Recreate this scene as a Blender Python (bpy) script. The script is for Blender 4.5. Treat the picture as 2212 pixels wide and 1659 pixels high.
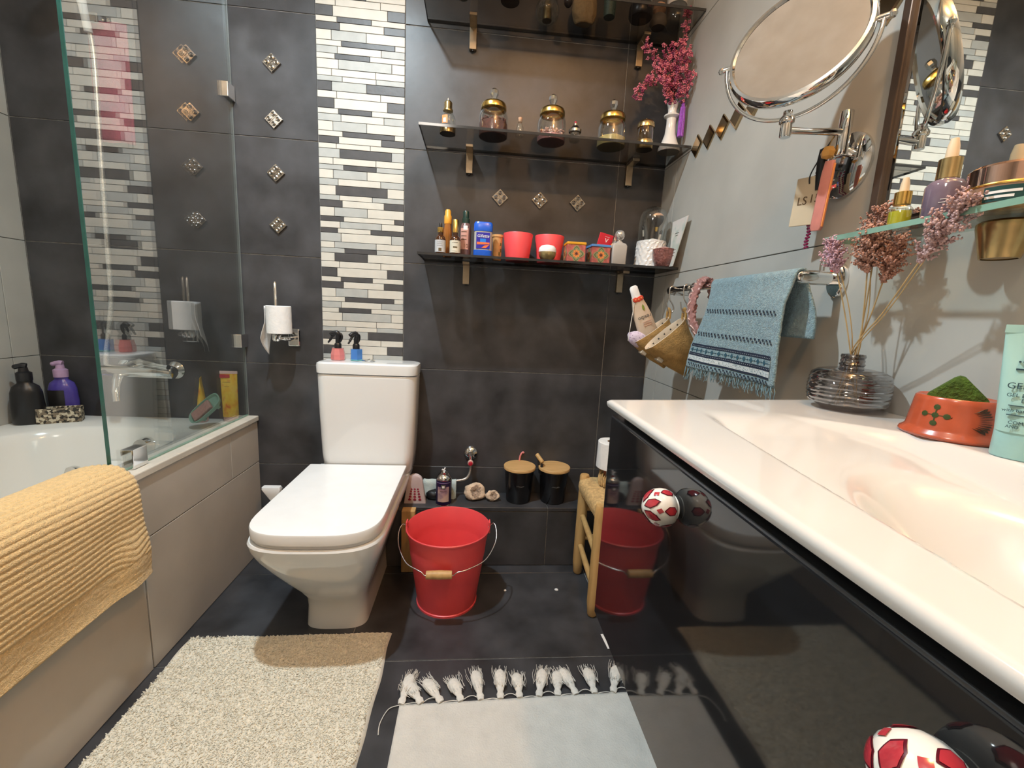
import bpy, bmesh, math, random
from mathutils import Vector, Matrix, noise
random.seed(7)
PI = math.pi
S = bpy.context.scene
C = S.collection
for o in list(bpy.data.objects):
    bpy.data.objects.remove(o)

# ------------------------------------------------------------------ camera
yaw, pitch, roll = 0.0922, -0.1631, 0.0489
cy, sy, cp, sp = math.cos(yaw), math.sin(yaw), math.cos(pitch), math.sin(pitch)
F = Vector((sy*cp, cy*cp, sp)); R0 = Vector((cy, -sy, 0)); U0 = R0.cross(F)
R1 = math.cos(roll)*R0 + math.sin(roll)*U0
U1 = -math.sin(roll)*R0 + math.cos(roll)*U0
cam = bpy.data.objects.new('camera', bpy.data.cameras.new('camera'))
cam.data.sensor_width = 36.0
cam.data.sensor_fit = 'HORIZONTAL'
cam.data.lens = 924.6*36/2212
cam.data.clip_start = 0.02
M = Matrix.Identity(4)
for i in range(3):
    M[i][0] = R1[i]; M[i][1] = U1[i]; M[i][2] = -F[i]
M[0][3], M[1][3], M[2][3] = 0.0, -1.6934, 0.9897
cam.matrix_world = M
C.objects.link(cam)
S.camera = cam

# ------------------------------------------------------------------ world, lamps, exposure
w = bpy.data.worlds.new('world'); S.world = w; w.use_nodes = True
w.node_tree.nodes['Background'].inputs[0].default_value = (1.0, 0.85, 0.7, 1)
w.node_tree.nodes['Background'].inputs[1].default_value = 0.02
S.view_settings.view_transform = 'Standard'
S.view_settings.look = 'None'
S.view_settings.gamma = 1.0
S.view_settings.use_curve_mapping = False
S.view_settings.exposure = 0.14
try:
    S.cycles.transparent_max_bounces = 24
except Exception:
    pass
MAIN_W, WARM_W, FILL_W = 116.0, 26.0, 14.0  # key downlight, warm vanity lamp, added fill
MAIN_P = (-0.47, -0.825, 2.40)
WARM_P = (0.36, -1.52, 2.40)

# ------------------------------------------------------------------ materials
MATS = {}
def srgb(r, g, b):
    f = lambda c: (c/255/12.92) if c/255 <= 0.04045 else ((c/255+0.055)/1.055)**2.4
    return (f(r), f(g), f(b))
def mat(name, col, rough=0.5, metal=0.0, var=0.12, scale=20.0, bump=0.0, bscale=80.0, spec=0.5, trans=0.0,
        sheen=0.0, sub=0.0, emit=None, estr=0.0, coat=0.0, detail=4.0, col2=None, rvar=0.0):
    if name in MATS: return MATS[name]
    m = bpy.data.materials.new(name); m.use_nodes = True
    nt = m.node_tree; b = nt.nodes['Principled BSDF']
    tc = nt.nodes.new('ShaderNodeTexCoord')
    n = nt.nodes.new('ShaderNodeTexNoise'); n.inputs['Scale'].default_value = scale; n.inputs['Detail'].default_value = detail
    nt.links.new(tc.outputs['Object'], n.inputs['Vector'])
    r = nt.nodes.new('ShaderNodeValToRGB')
    r.color_ramp.elements[0].position = 0.3; r.color_ramp.elements[1].position = 0.7
    c2 = col2 if col2 else tuple(min(1, c*(1+var)) for c in col)
    c1 = col if col2 else tuple(c*(1-var) for c in col)
    r.color_ramp.elements[0].color = (*c1, 1); r.color_ramp.elements[1].color = (*c2, 1)
    nt.links.new(n.outputs['Fac'], r.inputs['Fac']); nt.links.new(r.outputs['Color'], b.inputs['Base Color'])
    b.inputs['Roughness'].default_value = rough; b.inputs['Metallic'].default_value = metal
    b.inputs['Specular IOR Level'].default_value = spec
    b.inputs['Transmission Weight'].default_value = trans
    b.inputs['Sheen Weight'].default_value = sheen
    b.inputs['Coat Weight'].default_value = coat
    if sub:
        b.inputs['Subsurface Weight'].default_value = sub; b.inputs['Subsurface Scale'].default_value = 0.01
    if rvar:
        mr = nt.nodes.new('ShaderNodeMapRange'); mr.inputs['To Min'].default_value = max(0.02, rough-rvar); mr.inputs['To Max'].default_value = rough+rvar
        nt.links.new(n.outputs['Fac'], mr.inputs['Value']); nt.links.new(mr.outputs['Result'], b.inputs['Roughness'])
    if emit:
        b.inputs['Emission Color'].default_value = (*emit, 1); b.inputs['Emission Strength'].default_value = estr
    if bump:
        n2 = nt.nodes.new('ShaderNodeTexNoise'); n2.inputs['Scale'].default_value = bscale; n2.inputs['Detail'].default_value = 3
        nt.links.new(tc.outputs['Object'], n2.inputs['Vector'])
        bp = nt.nodes.new('ShaderNodeBump'); bp.inputs['Strength'].default_value = bump; bp.inputs['Distance'].default_value = 0.004
        nt.links.new(n2.outputs['Fac'], bp.inputs['Height']); nt.links.new(bp.outputs['Normal'], b.inputs['Normal'])
    MATS[name] = m
    return m
def glass(name, tint, refl=0.06, edge=0.6, rough=0.02, wave=0.0, wscale=20.0, gcol=(1, 1, 1)):
    """thin clear pane: tinted see-through plus a mirror reflection that grows at grazing angles"""
    if name in MATS: return MATS[name]
    m = bpy.data.materials.new(name); m.use_nodes = True
    nt = m.node_tree; nt.nodes.remove(nt.nodes['Principled BSDF']); out = nt.nodes['Material Output']
    tr = nt.nodes.new('ShaderNodeBsdfTransparent'); gl = nt.nodes.new('ShaderNodeBsdfGlossy')
    n = nt.nodes.new('ShaderNodeTexNoise'); n.inputs['Scale'].default_value = 6.0
    tc = nt.nodes.new('ShaderNodeTexCoord'); nt.links.new(tc.outputs['Object'], n.inputs['Vector'])
    rp = nt.nodes.new('ShaderNodeValToRGB')
    rp.color_ramp.elements[0].color = (*[t*0.97 for t in tint], 1); rp.color_ramp.elements[1].color = (*tint, 1)
    nt.links.new(n.outputs['Fac'], rp.inputs['Fac']); nt.links.new(rp.outputs['Color'], tr.inputs['Color'])
    gl.inputs['Roughness'].default_value = rough; gl.inputs['Color'].default_value = (*gcol, 1)
    lw = nt.nodes.new('ShaderNodeLayerWeight'); lw.inputs['Blend'].default_value = 0.35
    mr = nt.nodes.new('ShaderNodeMapRange'); mr.inputs['To Min'].default_value = refl; mr.inputs['To Max'].default_value = edge
    nt.links.new(lw.outputs['Facing'], mr.inputs['Value'])
    mx = nt.nodes.new('ShaderNodeMixShader')
    nt.links.new(mr.outputs['Result'], mx.inputs[0]); nt.links.new(tr.outputs[0], mx.inputs[1]); nt.links.new(gl.outputs[0], mx.inputs[2])
    if wave:
        wv = nt.nodes.new('ShaderNodeTexWave'); wv.bands_direction = 'Z'; wv.inputs['Scale'].default_value = wscale
        wv.inputs['Distortion'].default_value = 3.0; wv.inputs['Detail'].default_value = 1.0
        nt.links.new(tc.outputs['Object'], wv.inputs['Vector'])
        bp = nt.nodes.new('ShaderNodeBump'); bp.inputs['Strength'].default_value = wave; bp.inputs['Distance'].default_value = 0.005
        nt.links.new(wv.outputs['Fac'], bp.inputs['Height']); nt.links.new(bp.outputs['Normal'], gl.inputs['Normal']); nt.links.new(bp.outputs['Normal'], lw.inputs['Normal'])
    nt.links.new(mx.outputs[0], out.inputs[0])
    MATS[name] = m
    return m
def noise_mix(m, cols, scale, lo=0.45, hi=0.55, stretch=(1, 1, 1), detail=5.0, kind='noise'):
    """give material m a patterned colour: several colours on a noise / voronoi field"""
    nt = m.node_tree; b = nt.nodes['Principled BSDF']
    tc = nt.nodes.new('ShaderNodeTexCoord'); mp = nt.nodes.new('ShaderNodeMapping'); mp.inputs['Scale'].default_value = stretch
    nt.links.new(tc.outputs['Object'], mp.inputs['Vector'])
    if kind == 'noise':
        n = nt.nodes.new('ShaderNodeTexNoise'); n.inputs['Detail'].default_value = detail; o = n.outputs['Fac']
    else:
        n = nt.nodes.new('ShaderNodeTexVoronoi'); o = n.outputs['Distance']
        if kind == 'cells': o = n.outputs['Color']
    n.inputs['Scale'].default_value = scale
    nt.links.new(mp.outputs['Vector'], n.inputs['Vector'])
    r = nt.nodes.new('ShaderNodeValToRGB'); e = r.color_ramp.elements
    while len(e) < len(cols): e.new(0.5)
    for i, c in enumerate(cols):
        e[i].position = lo + (hi-lo)*i/max(1, len(cols)-1); e[i].color = (*c, 1)
    if kind == 'cells': r.color_ramp.interpolation = 'CONSTANT'
    nt.links.new(o, r.inputs['Fac']); nt.links.new(r.outputs['Color'], b.inputs['Base Color'])
    return m

# ------------------------------------------------------------------ mesh helpers
def new(name, me, m, parent=None, smooth=False, loc=None, rot=None):
    o = bpy.data.objects.new(name, me); C.objects.link(o)
    if m is not None and not me.materials: me.materials.append(m)
    if smooth:
        for p in me.polygons: p.use_smooth = True
    if parent is not None: o.parent = parent
    if loc is not None: o.location = loc
    if rot is not None: o.rotation_euler = rot
    return o
def fromdata(name, V, Fc, m, parent=None, smooth=False, loc=None, rot=None):
    me = bpy.data.meshes.new(name); me.from_pydata([tuple(v) for v in V], [], Fc); me.update()
    bm = bmesh.new(); bm.from_mesh(me); bmesh.ops.recalc_face_normals(bm, faces=bm.faces); bm.to_mesh(me); bm.free()
    return new(name, me, m, parent, smooth, loc, rot)
def tag(o, label, cat, group=None):
    o['label'] = label; o['category'] = cat
    if group: o['group'] = group
    return o
def thing(name, label, cat, loc=(0, 0, 0), rot=(0, 0, 0), group=None):
    o = bpy.data.objects.new(name, None); C.objects.link(o); o.empty_display_size = 0.05
    o.location = loc; o.rotation_euler = rot
    return tag(o, label, cat, group)
def struct(o):
    o['kind'] = 'structure'; return o
def stuff(o):
    o['kind'] = 'stuff'; return o
def boxmesh(name, x0, x1, y0, y1, z0, z1, bevel=0.0, seg=2):
    bm = bmesh.new(); bmesh.ops.create_cube(bm, size=1)
    for v in bm.verts:
        v.co = Vector(((x0+x1)/2+v.co.x*(x1-x0), (y0+y1)/2+v.co.y*(y1-y0), (z0+z1)/2+v.co.z*(z1-z0)))
    if bevel: bmesh.ops.bevel(bm, geom=list(bm.edges), offset=bevel, segments=seg, affect='EDGES', profile=0.5)
    me = bpy.data.meshes.new(name); bm.to_mesh(me); bm.free()
    return me
def box(name, x0, x1, y0, y1, z0, z1, m, parent=None, bevel=0.0, seg=2, loc=None, rot=None):
    return new(name, boxmesh(name, min(x0, x1), max(x0, x1), min(y0, y1), max(y0, y1), min(z0, z1), max(z0, z1), bevel, seg), m, parent, False, loc, rot)
def lathe(name, prof, m, parent=None, seg=32, loc=None, rot=None, smooth=True, wob=None, sx=1.0, sy=1.0):
    """prof: (radius, z) from bottom to top; radius 0 closes"""
    V = []; Fc = []
    rings = []
    for r, z in prof:
        if r <= 1e-6:
            rings.append([len(V)]); V.append((0, 0, z))
        else:
            ids = []
            for k in range(seg):
                a = 2*PI*k/seg; rr = r*(wob(a, z) if wob else 1)
                ids.append(len(V)); V.append((rr*math.cos(a)*sx, rr*math.sin(a)*sy, z))
            rings.append(ids)
    for A, B in zip(rings, rings[1:]):
        if len(A) == 1 and len(B) == 1: continue
        for k in range(seg):
            j = (k+1) % seg
            if len(A) == 1: Fc.append((A[0], B[k], B[j]))
            elif len(B) == 1: Fc.append((A[k], A[j], B[0]))
            else: Fc.append((A[k], A[j], B[j], B[k]))
    o = fromdata(name, V, Fc, m, parent, smooth, loc, rot)
    if smooth: autosmooth(o)
    return o
def autosmooth(o, ang=42):
    me = o.data
    bm = bmesh.new(); bm.from_mesh(me)
    for e in bm.edges:
        if len(e.link_faces) == 2 and e.calc_face_angle(0) > math.radians(ang): e.smooth = False
    bm.to_mesh(me); bm.free()
def tube(name, pts, r, m, parent=None, seg=8, cyclic=False, loc=None, rot=None, cap=True):
    P = [Vector(p) for p in pts]; n = len(P)
    rad = r if isinstance(r, (list, tuple)) else [r]*n
    V = []; Fc = []; up = None
    for i in range(n):
        if cyclic: t = P[(i+1) % n]-P[i-1]
        else: t = P[min(i+1, n-1)]-P[max(i-1, 0)]
        if t.length < 1e-9: t = Vector((0, 0, 1))
        t.normalize()
        if up is None:
            up = Vector((0, 0, 1)) if abs(t.z) < 0.9 else Vector((1, 0, 0))
        up = (up - t*up.dot(t))
        if up.length < 1e-6: up = Vector((1, 0, 0)) if abs(t.x) < 0.9 else Vector((0, 1, 0))
        up.normalize()
        s = t.cross(up)
        for k in range(seg):
            a = 2*PI*k/seg; V.append(P[i]+(up*math.cos(a)+s*math.sin(a))*rad[i])
    for i in range(n if cyclic else n-1):
        j = (i+1) % n
        for k in range(seg):
            l = (k+1) % seg; Fc.append((i*seg+k, i*seg+l, j*seg+l, j*seg+k))
    if cap and not cyclic:
        Fc.append(tuple(range(seg-1, -1, -1))); Fc.append(tuple(range((n-1)*seg, n*seg)))
    o = fromdata(name, V, Fc, m, parent, True, loc, rot)
    autosmooth(o, 60)
    return o
def cr(pts, n=6):
    """smooth (Catmull-Rom) path through points"""
    P = [Vector(p) for p in pts]; out = []
    for i in range(len(P)-1):
        a, b, c, d = P[max(i-1, 0)], P[i], P[i+1], P[min(i+2, len(P)-1)]
        for k in range(n):
            t = k/n
            out.append(0.5*((2*b)+(c-a)*t+(2*a-5*b+4*c-d)*t*t+(3*b-a-3*c+d)*t**3))
    out.append(P[-1]); return out
def loft(name, loops, m, parent=None, cap0=True, cap1=True, smooth=True, loc=None, rot=None, ang=42):
    V = []; Fc = []; n = len(loops[0])
    for L in loops: V += [tuple(p) for p in L]
    for i in range(len(loops)-1):
        for k in range(n):
            j = (k+1) % n; Fc.append((i*n+k, i*n+j, (i+1)*n+j, (i+1)*n+k))
    if cap0: Fc.append(tuple(range(n-1, -1, -1)))
    if cap1: Fc.append(tuple(range((len(loops)-1)*n, len(loops)*n)))
    o = fromdata(name, V, Fc, m, parent, smooth, loc, rot)
    if smooth: autosmooth(o, ang)
    return o
def rrect(cx, cy, hx, hy, r, z, n=5):
    L = []
    for qx, qy, a0 in ((1, 1, 0), (-1, 1, PI/2), (-1, -1, PI), (1, -1, 1.5*PI)):
        for k in range(n+1):
            a = a0+PI/2*k/n; L.append((cx+qx*(hx-r)+r*math.cos(a), cy+qy*(hy-r)+r*math.sin(a), z))
    return L
def dshape(cx, hw, yb, yf, ys, z, n=24, e=3.3):
    """plan of a toilet seat: straight sides from yb to ys then a rounded front to yf"""
    L = [(cx+hw, yb, z)]
    for k in range(n+1):
        a = PI*k/n
        c, s = math.cos(a), math.sin(a)
        x = hw*math.copysign(abs(c)**(2/e), c); y = ys+(yf-ys)*abs(s)**(2/e)
        L.append((cx+x, y, z))
    L.append((cx-hw, yb, z))
    return L
def arc_patch(name, r, z0, z1, a0, a1, m, parent, n=14, sx=1.0, sy=1.0, taper=0.0, loc=None, th=0.0006):
    """label wrapped on a round body; angle 0 faces -Y; a real thin shell"""
    V = []; Fc = []
    for zz, rr in ((z0, r), (z1, r+taper)):
        for k in range(n+1):
            a = a0+(a1-a0)*k/n; V.append((rr*math.sin(a)*sx, -rr*math.cos(a)*sy, zz))
    for zz, rr in ((z0, r), (z1, r+taper)):
        for k in range(n+1):
            a = a0+(a1-a0)*k/n; V.append(((rr-th)*math.sin(a)*sx, -(rr-th)*math.cos(a)*sy, zz))
    q = n+1
    for k in range(n):
        Fc.append((k, k+1, q+k+1, q+k)); Fc.append((2*q+k, 3*q+k, 3*q+k+1, 2*q+k+1))
    return fromdata(name, V, Fc, m, parent, True, loc)
def text(name, s, size, m, parent, loc, rot=(PI/2, 0, 0), wrap=None, ext=0.0002, align='CENTER', shear=0.0, sx=1.0):
    cu = bpy.data.curves.new(name, 'FONT'); cu.body = s; cu.size = size; cu.extrude = ext; cu.align_x = align; cu.shear = shear
    cu.resolution_u = 3
    t = bpy.data.objects.new(name, cu); C.objects.link(t)
    dg = bpy.context.evaluated_depsgraph_get(); dg.update()
    me = bpy.data.meshes.new_from_object(t.evaluated_get(dg))
    bpy.data.objects.remove(t); bpy.data.curves.remove(cu)
    me.materials.clear()
    for v in me.vertices: v.co.x *= sx
    if wrap:
        for v in me.vertices:
            a = v.co.x/wrap; z = v.co.y; d = wrap+v.co.z
            v.co = Vector((d*math.sin(a), -d*math.cos(a), z))
        return new(name, me, m, parent, False, loc)
    return new(name, me, m, parent, False, loc, rot)
def scribble(name, w_, h_, m, parent, z, wrap=None, y=0.0, x=0.0, seed=1, r=0.0004):
    """illegible handwritten line, a fine raised stroke"""
    rd = random.Random(seed); pts = []; n = 34
    for i in range(n):
        t = i/(n-1); X = x+(t-0.5)*w_+h_*0.25*math.sin(i*1.1+seed); Z = z+h_*(0.5 if i % 9 else 1.0)*math.sin(i*1.35+seed)*rd.uniform(0.4, 1.0)
        if wrap: a = X/wrap; pts.append((wrap*math.sin(a), -wrap*math.cos(a), Z))
        else: pts.append((X, y, Z))
    return tube(name, pts, r, m, parent, 4)
def blob(name, rad, m, parent=None, loc=None, rot=None, sub=3, amp=0.15, freq=3.0, seed=0, squash=(1, 1, 1), flat=None):
    bm = bmesh.new(); bmesh.ops.create_icosphere(bm, subdivisions=sub, radius=1)
    for v in bm.verts:
        d = 1+amp*noise.noise(v.co*freq+Vector((seed, seed*2, 0)))
        c = v.co*d
        v.co = Vector((c.x*squash[0], c.y*squash[1], c.z*squash[2]))*rad
        if flat is not None and v.co.z < flat: v.co.z = flat
    me = bpy.data.meshes.new(name); bm.to_mesh(me); bm.free()
    return new(name, me, m, parent, True, loc, rot)
def octas(name, items, m, parent=None):
    """many small bead-like petals / seeds: items = (centre, radius, stretch)"""
    V = []; Fc = []
    for c, r, st in items:
        b = len(V); q = Matrix.Rotation(random.uniform(0, PI), 3, Vector((random.uniform(-1, 1), random.uniform(-1, 1), random.uniform(-1, 1.01))).normalized())
        for d in ((1, 0, 0), (-1, 0, 0), (0, 1, 0), (0, -1, 0), (0, 0, st), (0, 0, -st)):
            V.append(Vector(c)+(q @ Vector(d))*r)
        for f in ((0, 2, 4), (2, 1, 4), (1, 3, 4), (3, 0, 4), (2, 0, 5), (1, 2, 5), (3, 1, 5), (0, 3, 5)):
            Fc.append(tuple(b+i for i in f))
    return fromdata(name, V, Fc, m, parent, True)
def qmat(vx, vy, vz, loc):
    M = Matrix.Identity(4)
    for i in range(3):
        M[i][0] = vx[i]; M[i][1] = vy[i]; M[i][2] = vz[i]; M[i][3] = loc[i]
    return M
def copy_tree(o, parent=None):
    c = o.copy(); C.objects.link(c); c.parent = parent
    for ch in list(o.children): copy_tree(ch, c)
    return c

# ------------------------------------------------------------------ shared materials
m_dark = mat('slate_tile', (0.046, 0.046, 0.050), 0.42, var=0.50, scale=7.0, bump=0.05, bscale=40, detail=8, rvar=0.1)
m_light = mat('pale_grey_tile', (0.43, 0.43, 0.40), 0.42, var=0.07, scale=6.0, bump=0.03, bscale=60, detail=8)
m_beige = mat('taupe_tile', (0.46, 0.42, 0.37), 0.4, var=0.08, scale=6.0, bump=0.03, bscale=60, detail=8)
m_grout = mat('grey_grout', (0.27, 0.265, 0.25), 0.9, var=0.35, scale=60)
m_grout_d = mat('dark_grout', (0.10, 0.098, 0.09), 0.9, var=0.3, scale=60)
m_grout_f = mat('floor_grout', (0.34, 0.335, 0.32), 0.9, var=0.4, scale=60)
m_floor = mat('dark_floor_tile', (0.042, 0.043, 0.048), 0.38, var=0.45, scale=8.0, bump=0.05, bscale=50, detail=8, rvar=0.1)
m_cer = mat('white_ceramic', (0.77, 0.775, 0.765), 0.10, var=0.02, scale=3, coat=0.3)
m_acr = mat('white_bath_enamel', (0.78, 0.80, 0.78), 0.14, var=0.02, scale=3)
m_plw = mat('white_plastic', (0.84, 0.85, 0.85), 0.22, var=0.02)
m_chrome = mat('chrome', (0.78, 0.78, 0.77), 0.06, 1.0, var=0.03)
m_silver = mat('antique_silver', (0.42, 0.40, 0.37), 0.2, 1.0, var=0.25, scale=120)
m_brass = mat('aged_brass', (0.62, 0.46, 0.22), 0.25, 1.0, var=0.15, scale=40)
m_gold = mat('gold_metal', (0.85, 0.55, 0.16), 0.22, 1.0, var=0.08)
m_bronze = mat('bronze_bracket', (0.40, 0.33, 0.24), 0.35, 1.0, var=0.1, scale=30)
m_wood = mat('honey_wood', (0.52, 0.30, 0.10), 0.5, var=0.25, scale=14, bump=0.06)
noise_mix(m_wood, [(0.42, 0.24, 0.08), (0.58, 0.36, 0.14), (0.50, 0.28, 0.10)], 30, 0.3, 0.7, (1, 1, 0.15))
m_bamboo = mat('bamboo', (0.55, 0.33, 0.13), 0.42, var=0.2, scale=30)
noise_mix(m_bamboo, [(0.45, 0.26, 0.09), (0.62, 0.39, 0.17), (0.52, 0.31, 0.12)], 40, 0.3, 0.7, (0.15, 1, 1))
m_black = mat('black_plastic', (0.012, 0.012, 0.014), 0.3, var=0.2)
m_blackm = mat('black_enamel', (0.010, 0.010, 0.012), 0.22, var=0.2)
m_white = mat('white_print', (0.85, 0.85, 0.85), 0.5, var=0.03)
m_ink = mat('dark_print', (0.03, 0.035, 0.04), 0.6, var=0.1)
m_paper = mat('white_paper', (0.80, 0.80, 0.79), 0.85, var=0.04, scale=40, bump=0.25, bscale=120)
m_card = mat('brown_cardboard', (0.32, 0.24, 0.17), 0.9)
g_clear = glass('clear_glass', (0.93, 0.95, 0.94), 0.05, 0.55)
g_smoke = glass('smoked_shelf_glass', (0.585, 0.57, 0.55), 0.035, 0.13)
g_screen = glass('shower_screen_glass', (0.945, 0.967, 0.96), 0.095, 0.45)
g_edge = mat('green_glass_edge', (0.02, 0.10, 0.085), 0.1, var=0.2)
g_edge2 = mat('pale_green_glass_edge', (0.20, 0.36, 0.29), 0.1, var=0.2)
g_shelfedge = mat('smoked_glass_edge', (0.03, 0.03, 0.03), 0.12, var=0.2)

XL, XR, YF, ZC = -1.5727, 0.7027, -2.75, 2.45
ROWS = [0.0, 0.358, 0.758, 1.158, 1.558, 1.958, 2.358, ZC]

# ------------------------------------------------------------------ room
wall_b = struct(box('wall_back', XL-0.12, XR+0.12, 0.0025, 0.12, -0.1, ZC+0.1, m_grout))
def tiles(parent, name, axis, plane, us, zs, m, gap=0.0028, th=0.006, holes=()):
    for i in range(len(us)-1):
        for j in range(len(zs)-1):
            if (i, j) in holes: continue
            u0, u1, z0, z1 = us[i]+gap/2, us[i+1]-gap/2, zs[j]+gap/2, zs[j+1]-gap/2
            if u1-u0 < 0.01 or z1-z0 < 0.01: continue
            if axis == 'y': box(name, u0, u1, plane, plane+th, z0, z1, m, parent, 0.0008, 1)
            elif axis == 'x+': box(name, plane, plane+th, u0, u1, z0, z1, m, parent, 0.0008, 1)
            elif axis == 'x-': box(name, plane-th, plane, u0, u1, z0, z1, m, parent, 0.0008, 1)
            else: box(name, u0, u1, z0, z1, plane-th, plane, m, parent, 0.0008, 1)
tiles(wall_b, 'wall_tile', 'y', 0.0, [XL, -1.375, -0.575], ROWS, m_dark)
tiles(wall_b, 'wall_tile', 'y', 0.0, [-0.275, 0.522, XR], ROWS, m_dark)
tiles(wall_b, 'wall_tile', 'y', 0.0, [-0.575, -0.275], [0.0, 0.30], m_dark)
# mosaic strip: 12 rows repeat in sheets of 288 mm
mos = box('mosaic_strip', -0.575, -0.275, 0.0012, 0.004, 0.30, ZC, m_grout_d, wall_b)
cm = {'c': mat('mosaic_cream', (0.58, 0.555, 0.49), 0.5, var=0.05, scale=30, bump=0.08, bscale=90),
      'g': mat('mosaic_pale_grey', (0.40, 0.41, 0.39), 0.5, var=0.07, scale=30, bump=0.08, bscale=90),
      'd': mat('mosaic_slate', (0.062, 0.060, 0.062), 0.45, var=0.15, scale=30, bump=0.08, bscale=90)}
RH = [85, 46, 62, 82, 46, 60, 45, 80, 58, 45, 78, 60]; RS = sum(RH)
BR = [(.19, .80), (.235, .62), (.265, .76), (.17, .56), (.28, .885), (.235, .73), (.205, .60), (.245, .85), (.165, .665), (.285, .67), (.165, .56), (.22, .72)]
SH = [['dcd', 'cdc', 'gcg', 'cgc', 'cdc', 'dcd', 'ccc', 'gdg', 'ccc', 'gdg', 'cgc', 'gcg'],
      ['cdc', 'gcg', 'dcd', 'cgc', 'dcd', 'cgc', 'dcd', 'gcg', 'cgc', 'gdg', 'cdc', 'ccc'],
      ['dcd', 'cdc', 'dcd', 'cgc', 'cdc', 'gcg', 'cdc', 'cgc', 'ccc', 'gcg', 'dgd', 'cccg'],
      ['dcd', 'gcg', 'cdc', 'cgc', 'gcg', 'dcd', 'ccc', 'cgc', 'cdc', 'gcg', 'cgc', 'ccc']]
ORDER = {1.992: 2, 2.280: 1, 2.568: 0, 1.7035: 0, 1.4150: 1, 1.1265: 2, 0.838: 3, 0.5495: 1}
for ztop, si in ORDER.items():
    z = ztop
    for r in range(12):
        hh = 0.2885*RH[r]/RS; z0, z1 = z-hh, z; z -= hh
        if z1 > ZC or z0 < 0.30: continue
        us = [-0.575, -0.575+0.3*BR[r][0], -0.575+0.3*BR[r][1], -0.275]
        for k in range(3):
            ch = SH[si][r][k]
            y0 = -0.0008-random.random()*0.0012
            box('mosaic_piece', us[k]+0.0009, us[k+1]-0.0009, y0, 0.003, z0+0.0008, z1-0.0008, cm[ch], mos, 0.0006, 1)

wall_r = struct(box('wall_right', XR+0.0025, XR+0.12, YF-0.1, 0.12, -0.1, ZC+0.1, m_grout_d))
tiles(wall_r, 'wall_tile', 'x+', XR, [-2.506, -1.706, -0.106, 0.0], ROWS, m_light, gap=0.0022)
tiles(wall_r, 'wall_tile', 'x+', XR, [YF, -2.506], ROWS, m_light, gap=0.0022)
wall_l = struct(box('wall_left', XL-0.12, XL-0.0025, YF-0.1, 0.12, -0.1, ZC+0.1, m_grout_d))
tiles(wall_l, 'wall_tile', 'x-', XL, [YF, -2.493, -1.693, -0.893, -0.093, 0.0], ROWS, m_light, gap=0.0022)
wall_f = struct(box('wall_front', XL-0.12, XR+0.12, YF-0.12, YF, -0.1, ZC+0.1, m_light))
ceil_ = struct(box('ceiling', XL-0.12, XR+0.12, YF-0.12, 0.12, ZC, ZC+0.12, mat('ceiling_paint', (0.84, 0.83, 0.80), 0.8, var=0.02)))
m_door = mat('door_paint', (0.62, 0.58, 0.52), 0.4, var=0.05)
d1 = struct(box('door_1', -0.75, 0.05, YF, YF+0.04, 0.0, 2.02, m_door, None, 0.003))
for z0, z1 in ((0.15, 0.95), (1.08, 1.88)):
    box('door_panel', -0.65, -0.05, YF+0.04, YF+0.048, z0, z1, m_door, d1, 0.004)
floor = struct(box('floor', XL-0.12, XR+0.12, YF-0.12, 0.12, -0.1, -0.0025, m_grout_f))
tiles(floor, 'floor_tile', 'z', 0.0, [XL, -1.14, -0.34, 0.46, XR], [YF, -2.65, -2.24, -1.83, -1.42, -1.01, -0.60, -0.188, 0.0], m_floor)

# metal diamond insets on the back wall
def inset_mesh():
    bm = bmesh.new(); a = 0.0215
    def cub(x0, x1, y0, y1, z0, z1):
        r = bmesh.ops.create_cube(bm, size=1)
        for v in r['verts']:
            v.co = Vector(((x0+x1)/2+v.co.x*(x1-x0), (y0+y1)/2+v.co.y*(y1-y0), (z0+z1)/2+v.co.z*(z1-z0)))
    cub(-a, a, -0.005, 0.002, -a, a)
    for sx in (-1, 1):
        for sz in (-1, 1):
            cx, cz = sx*a/2, sz*a/2
            cub(cx-a*0.46, cx+a*0.46, -0.0072, -0.004, cz-a*0.46, cz+a*0.46)
            for r0, r1, yy in ((0.0035, 0.0078, -0.0098), (0.0, 0.0026, -0.0105)):
                n = 14; ring = []
                for k in range(n):
                    t = 2*PI*k/n; c, s = math.cos(t), math.sin(t)
                    ring.append([bm.verts.new((cx+c*r, y, cz+s*r)) for r, y in ((r1, -0.0065), (r1, yy+0.001), ((r1+r0)/2, yy), (max(r0, 0.0002), yy+0.0012), (max(r0, 0.0002), -0.0068))])
                for k in range(n):
                    A, B = ring[k], ring[(k+1) % n]
                    for q in range(4): bm.faces.new((A[q], B[q], B[q+1], A[q+1]))
    bmesh.ops.recalc_face_normals(bm, faces=bm.faces)
    bmesh.ops.rotate(bm, verts=bm.verts, cent=(0, 0, 0), matrix=Matrix.Rotation(PI/4, 3, 'Y'))
    me = bpy.data.meshes.new('metal_inset'); bm.to_mesh(me); bm.free(); me.materials.append(m_silver)
    return me
im = inset_mesh()
for x, z in ((-0.722, 1.795), (-0.722, 1.617), (-0.722, 1.441), (-0.721, 1.264), (0.077, 1.414), (0.227, 1.414), (0.372, 1.414)):
    o = new('metal_inset', im, None, wall_b, False, (x, 0, z))
    o['label'] = 'small silver diamond inset with four rings on the dark tiles'
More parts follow.
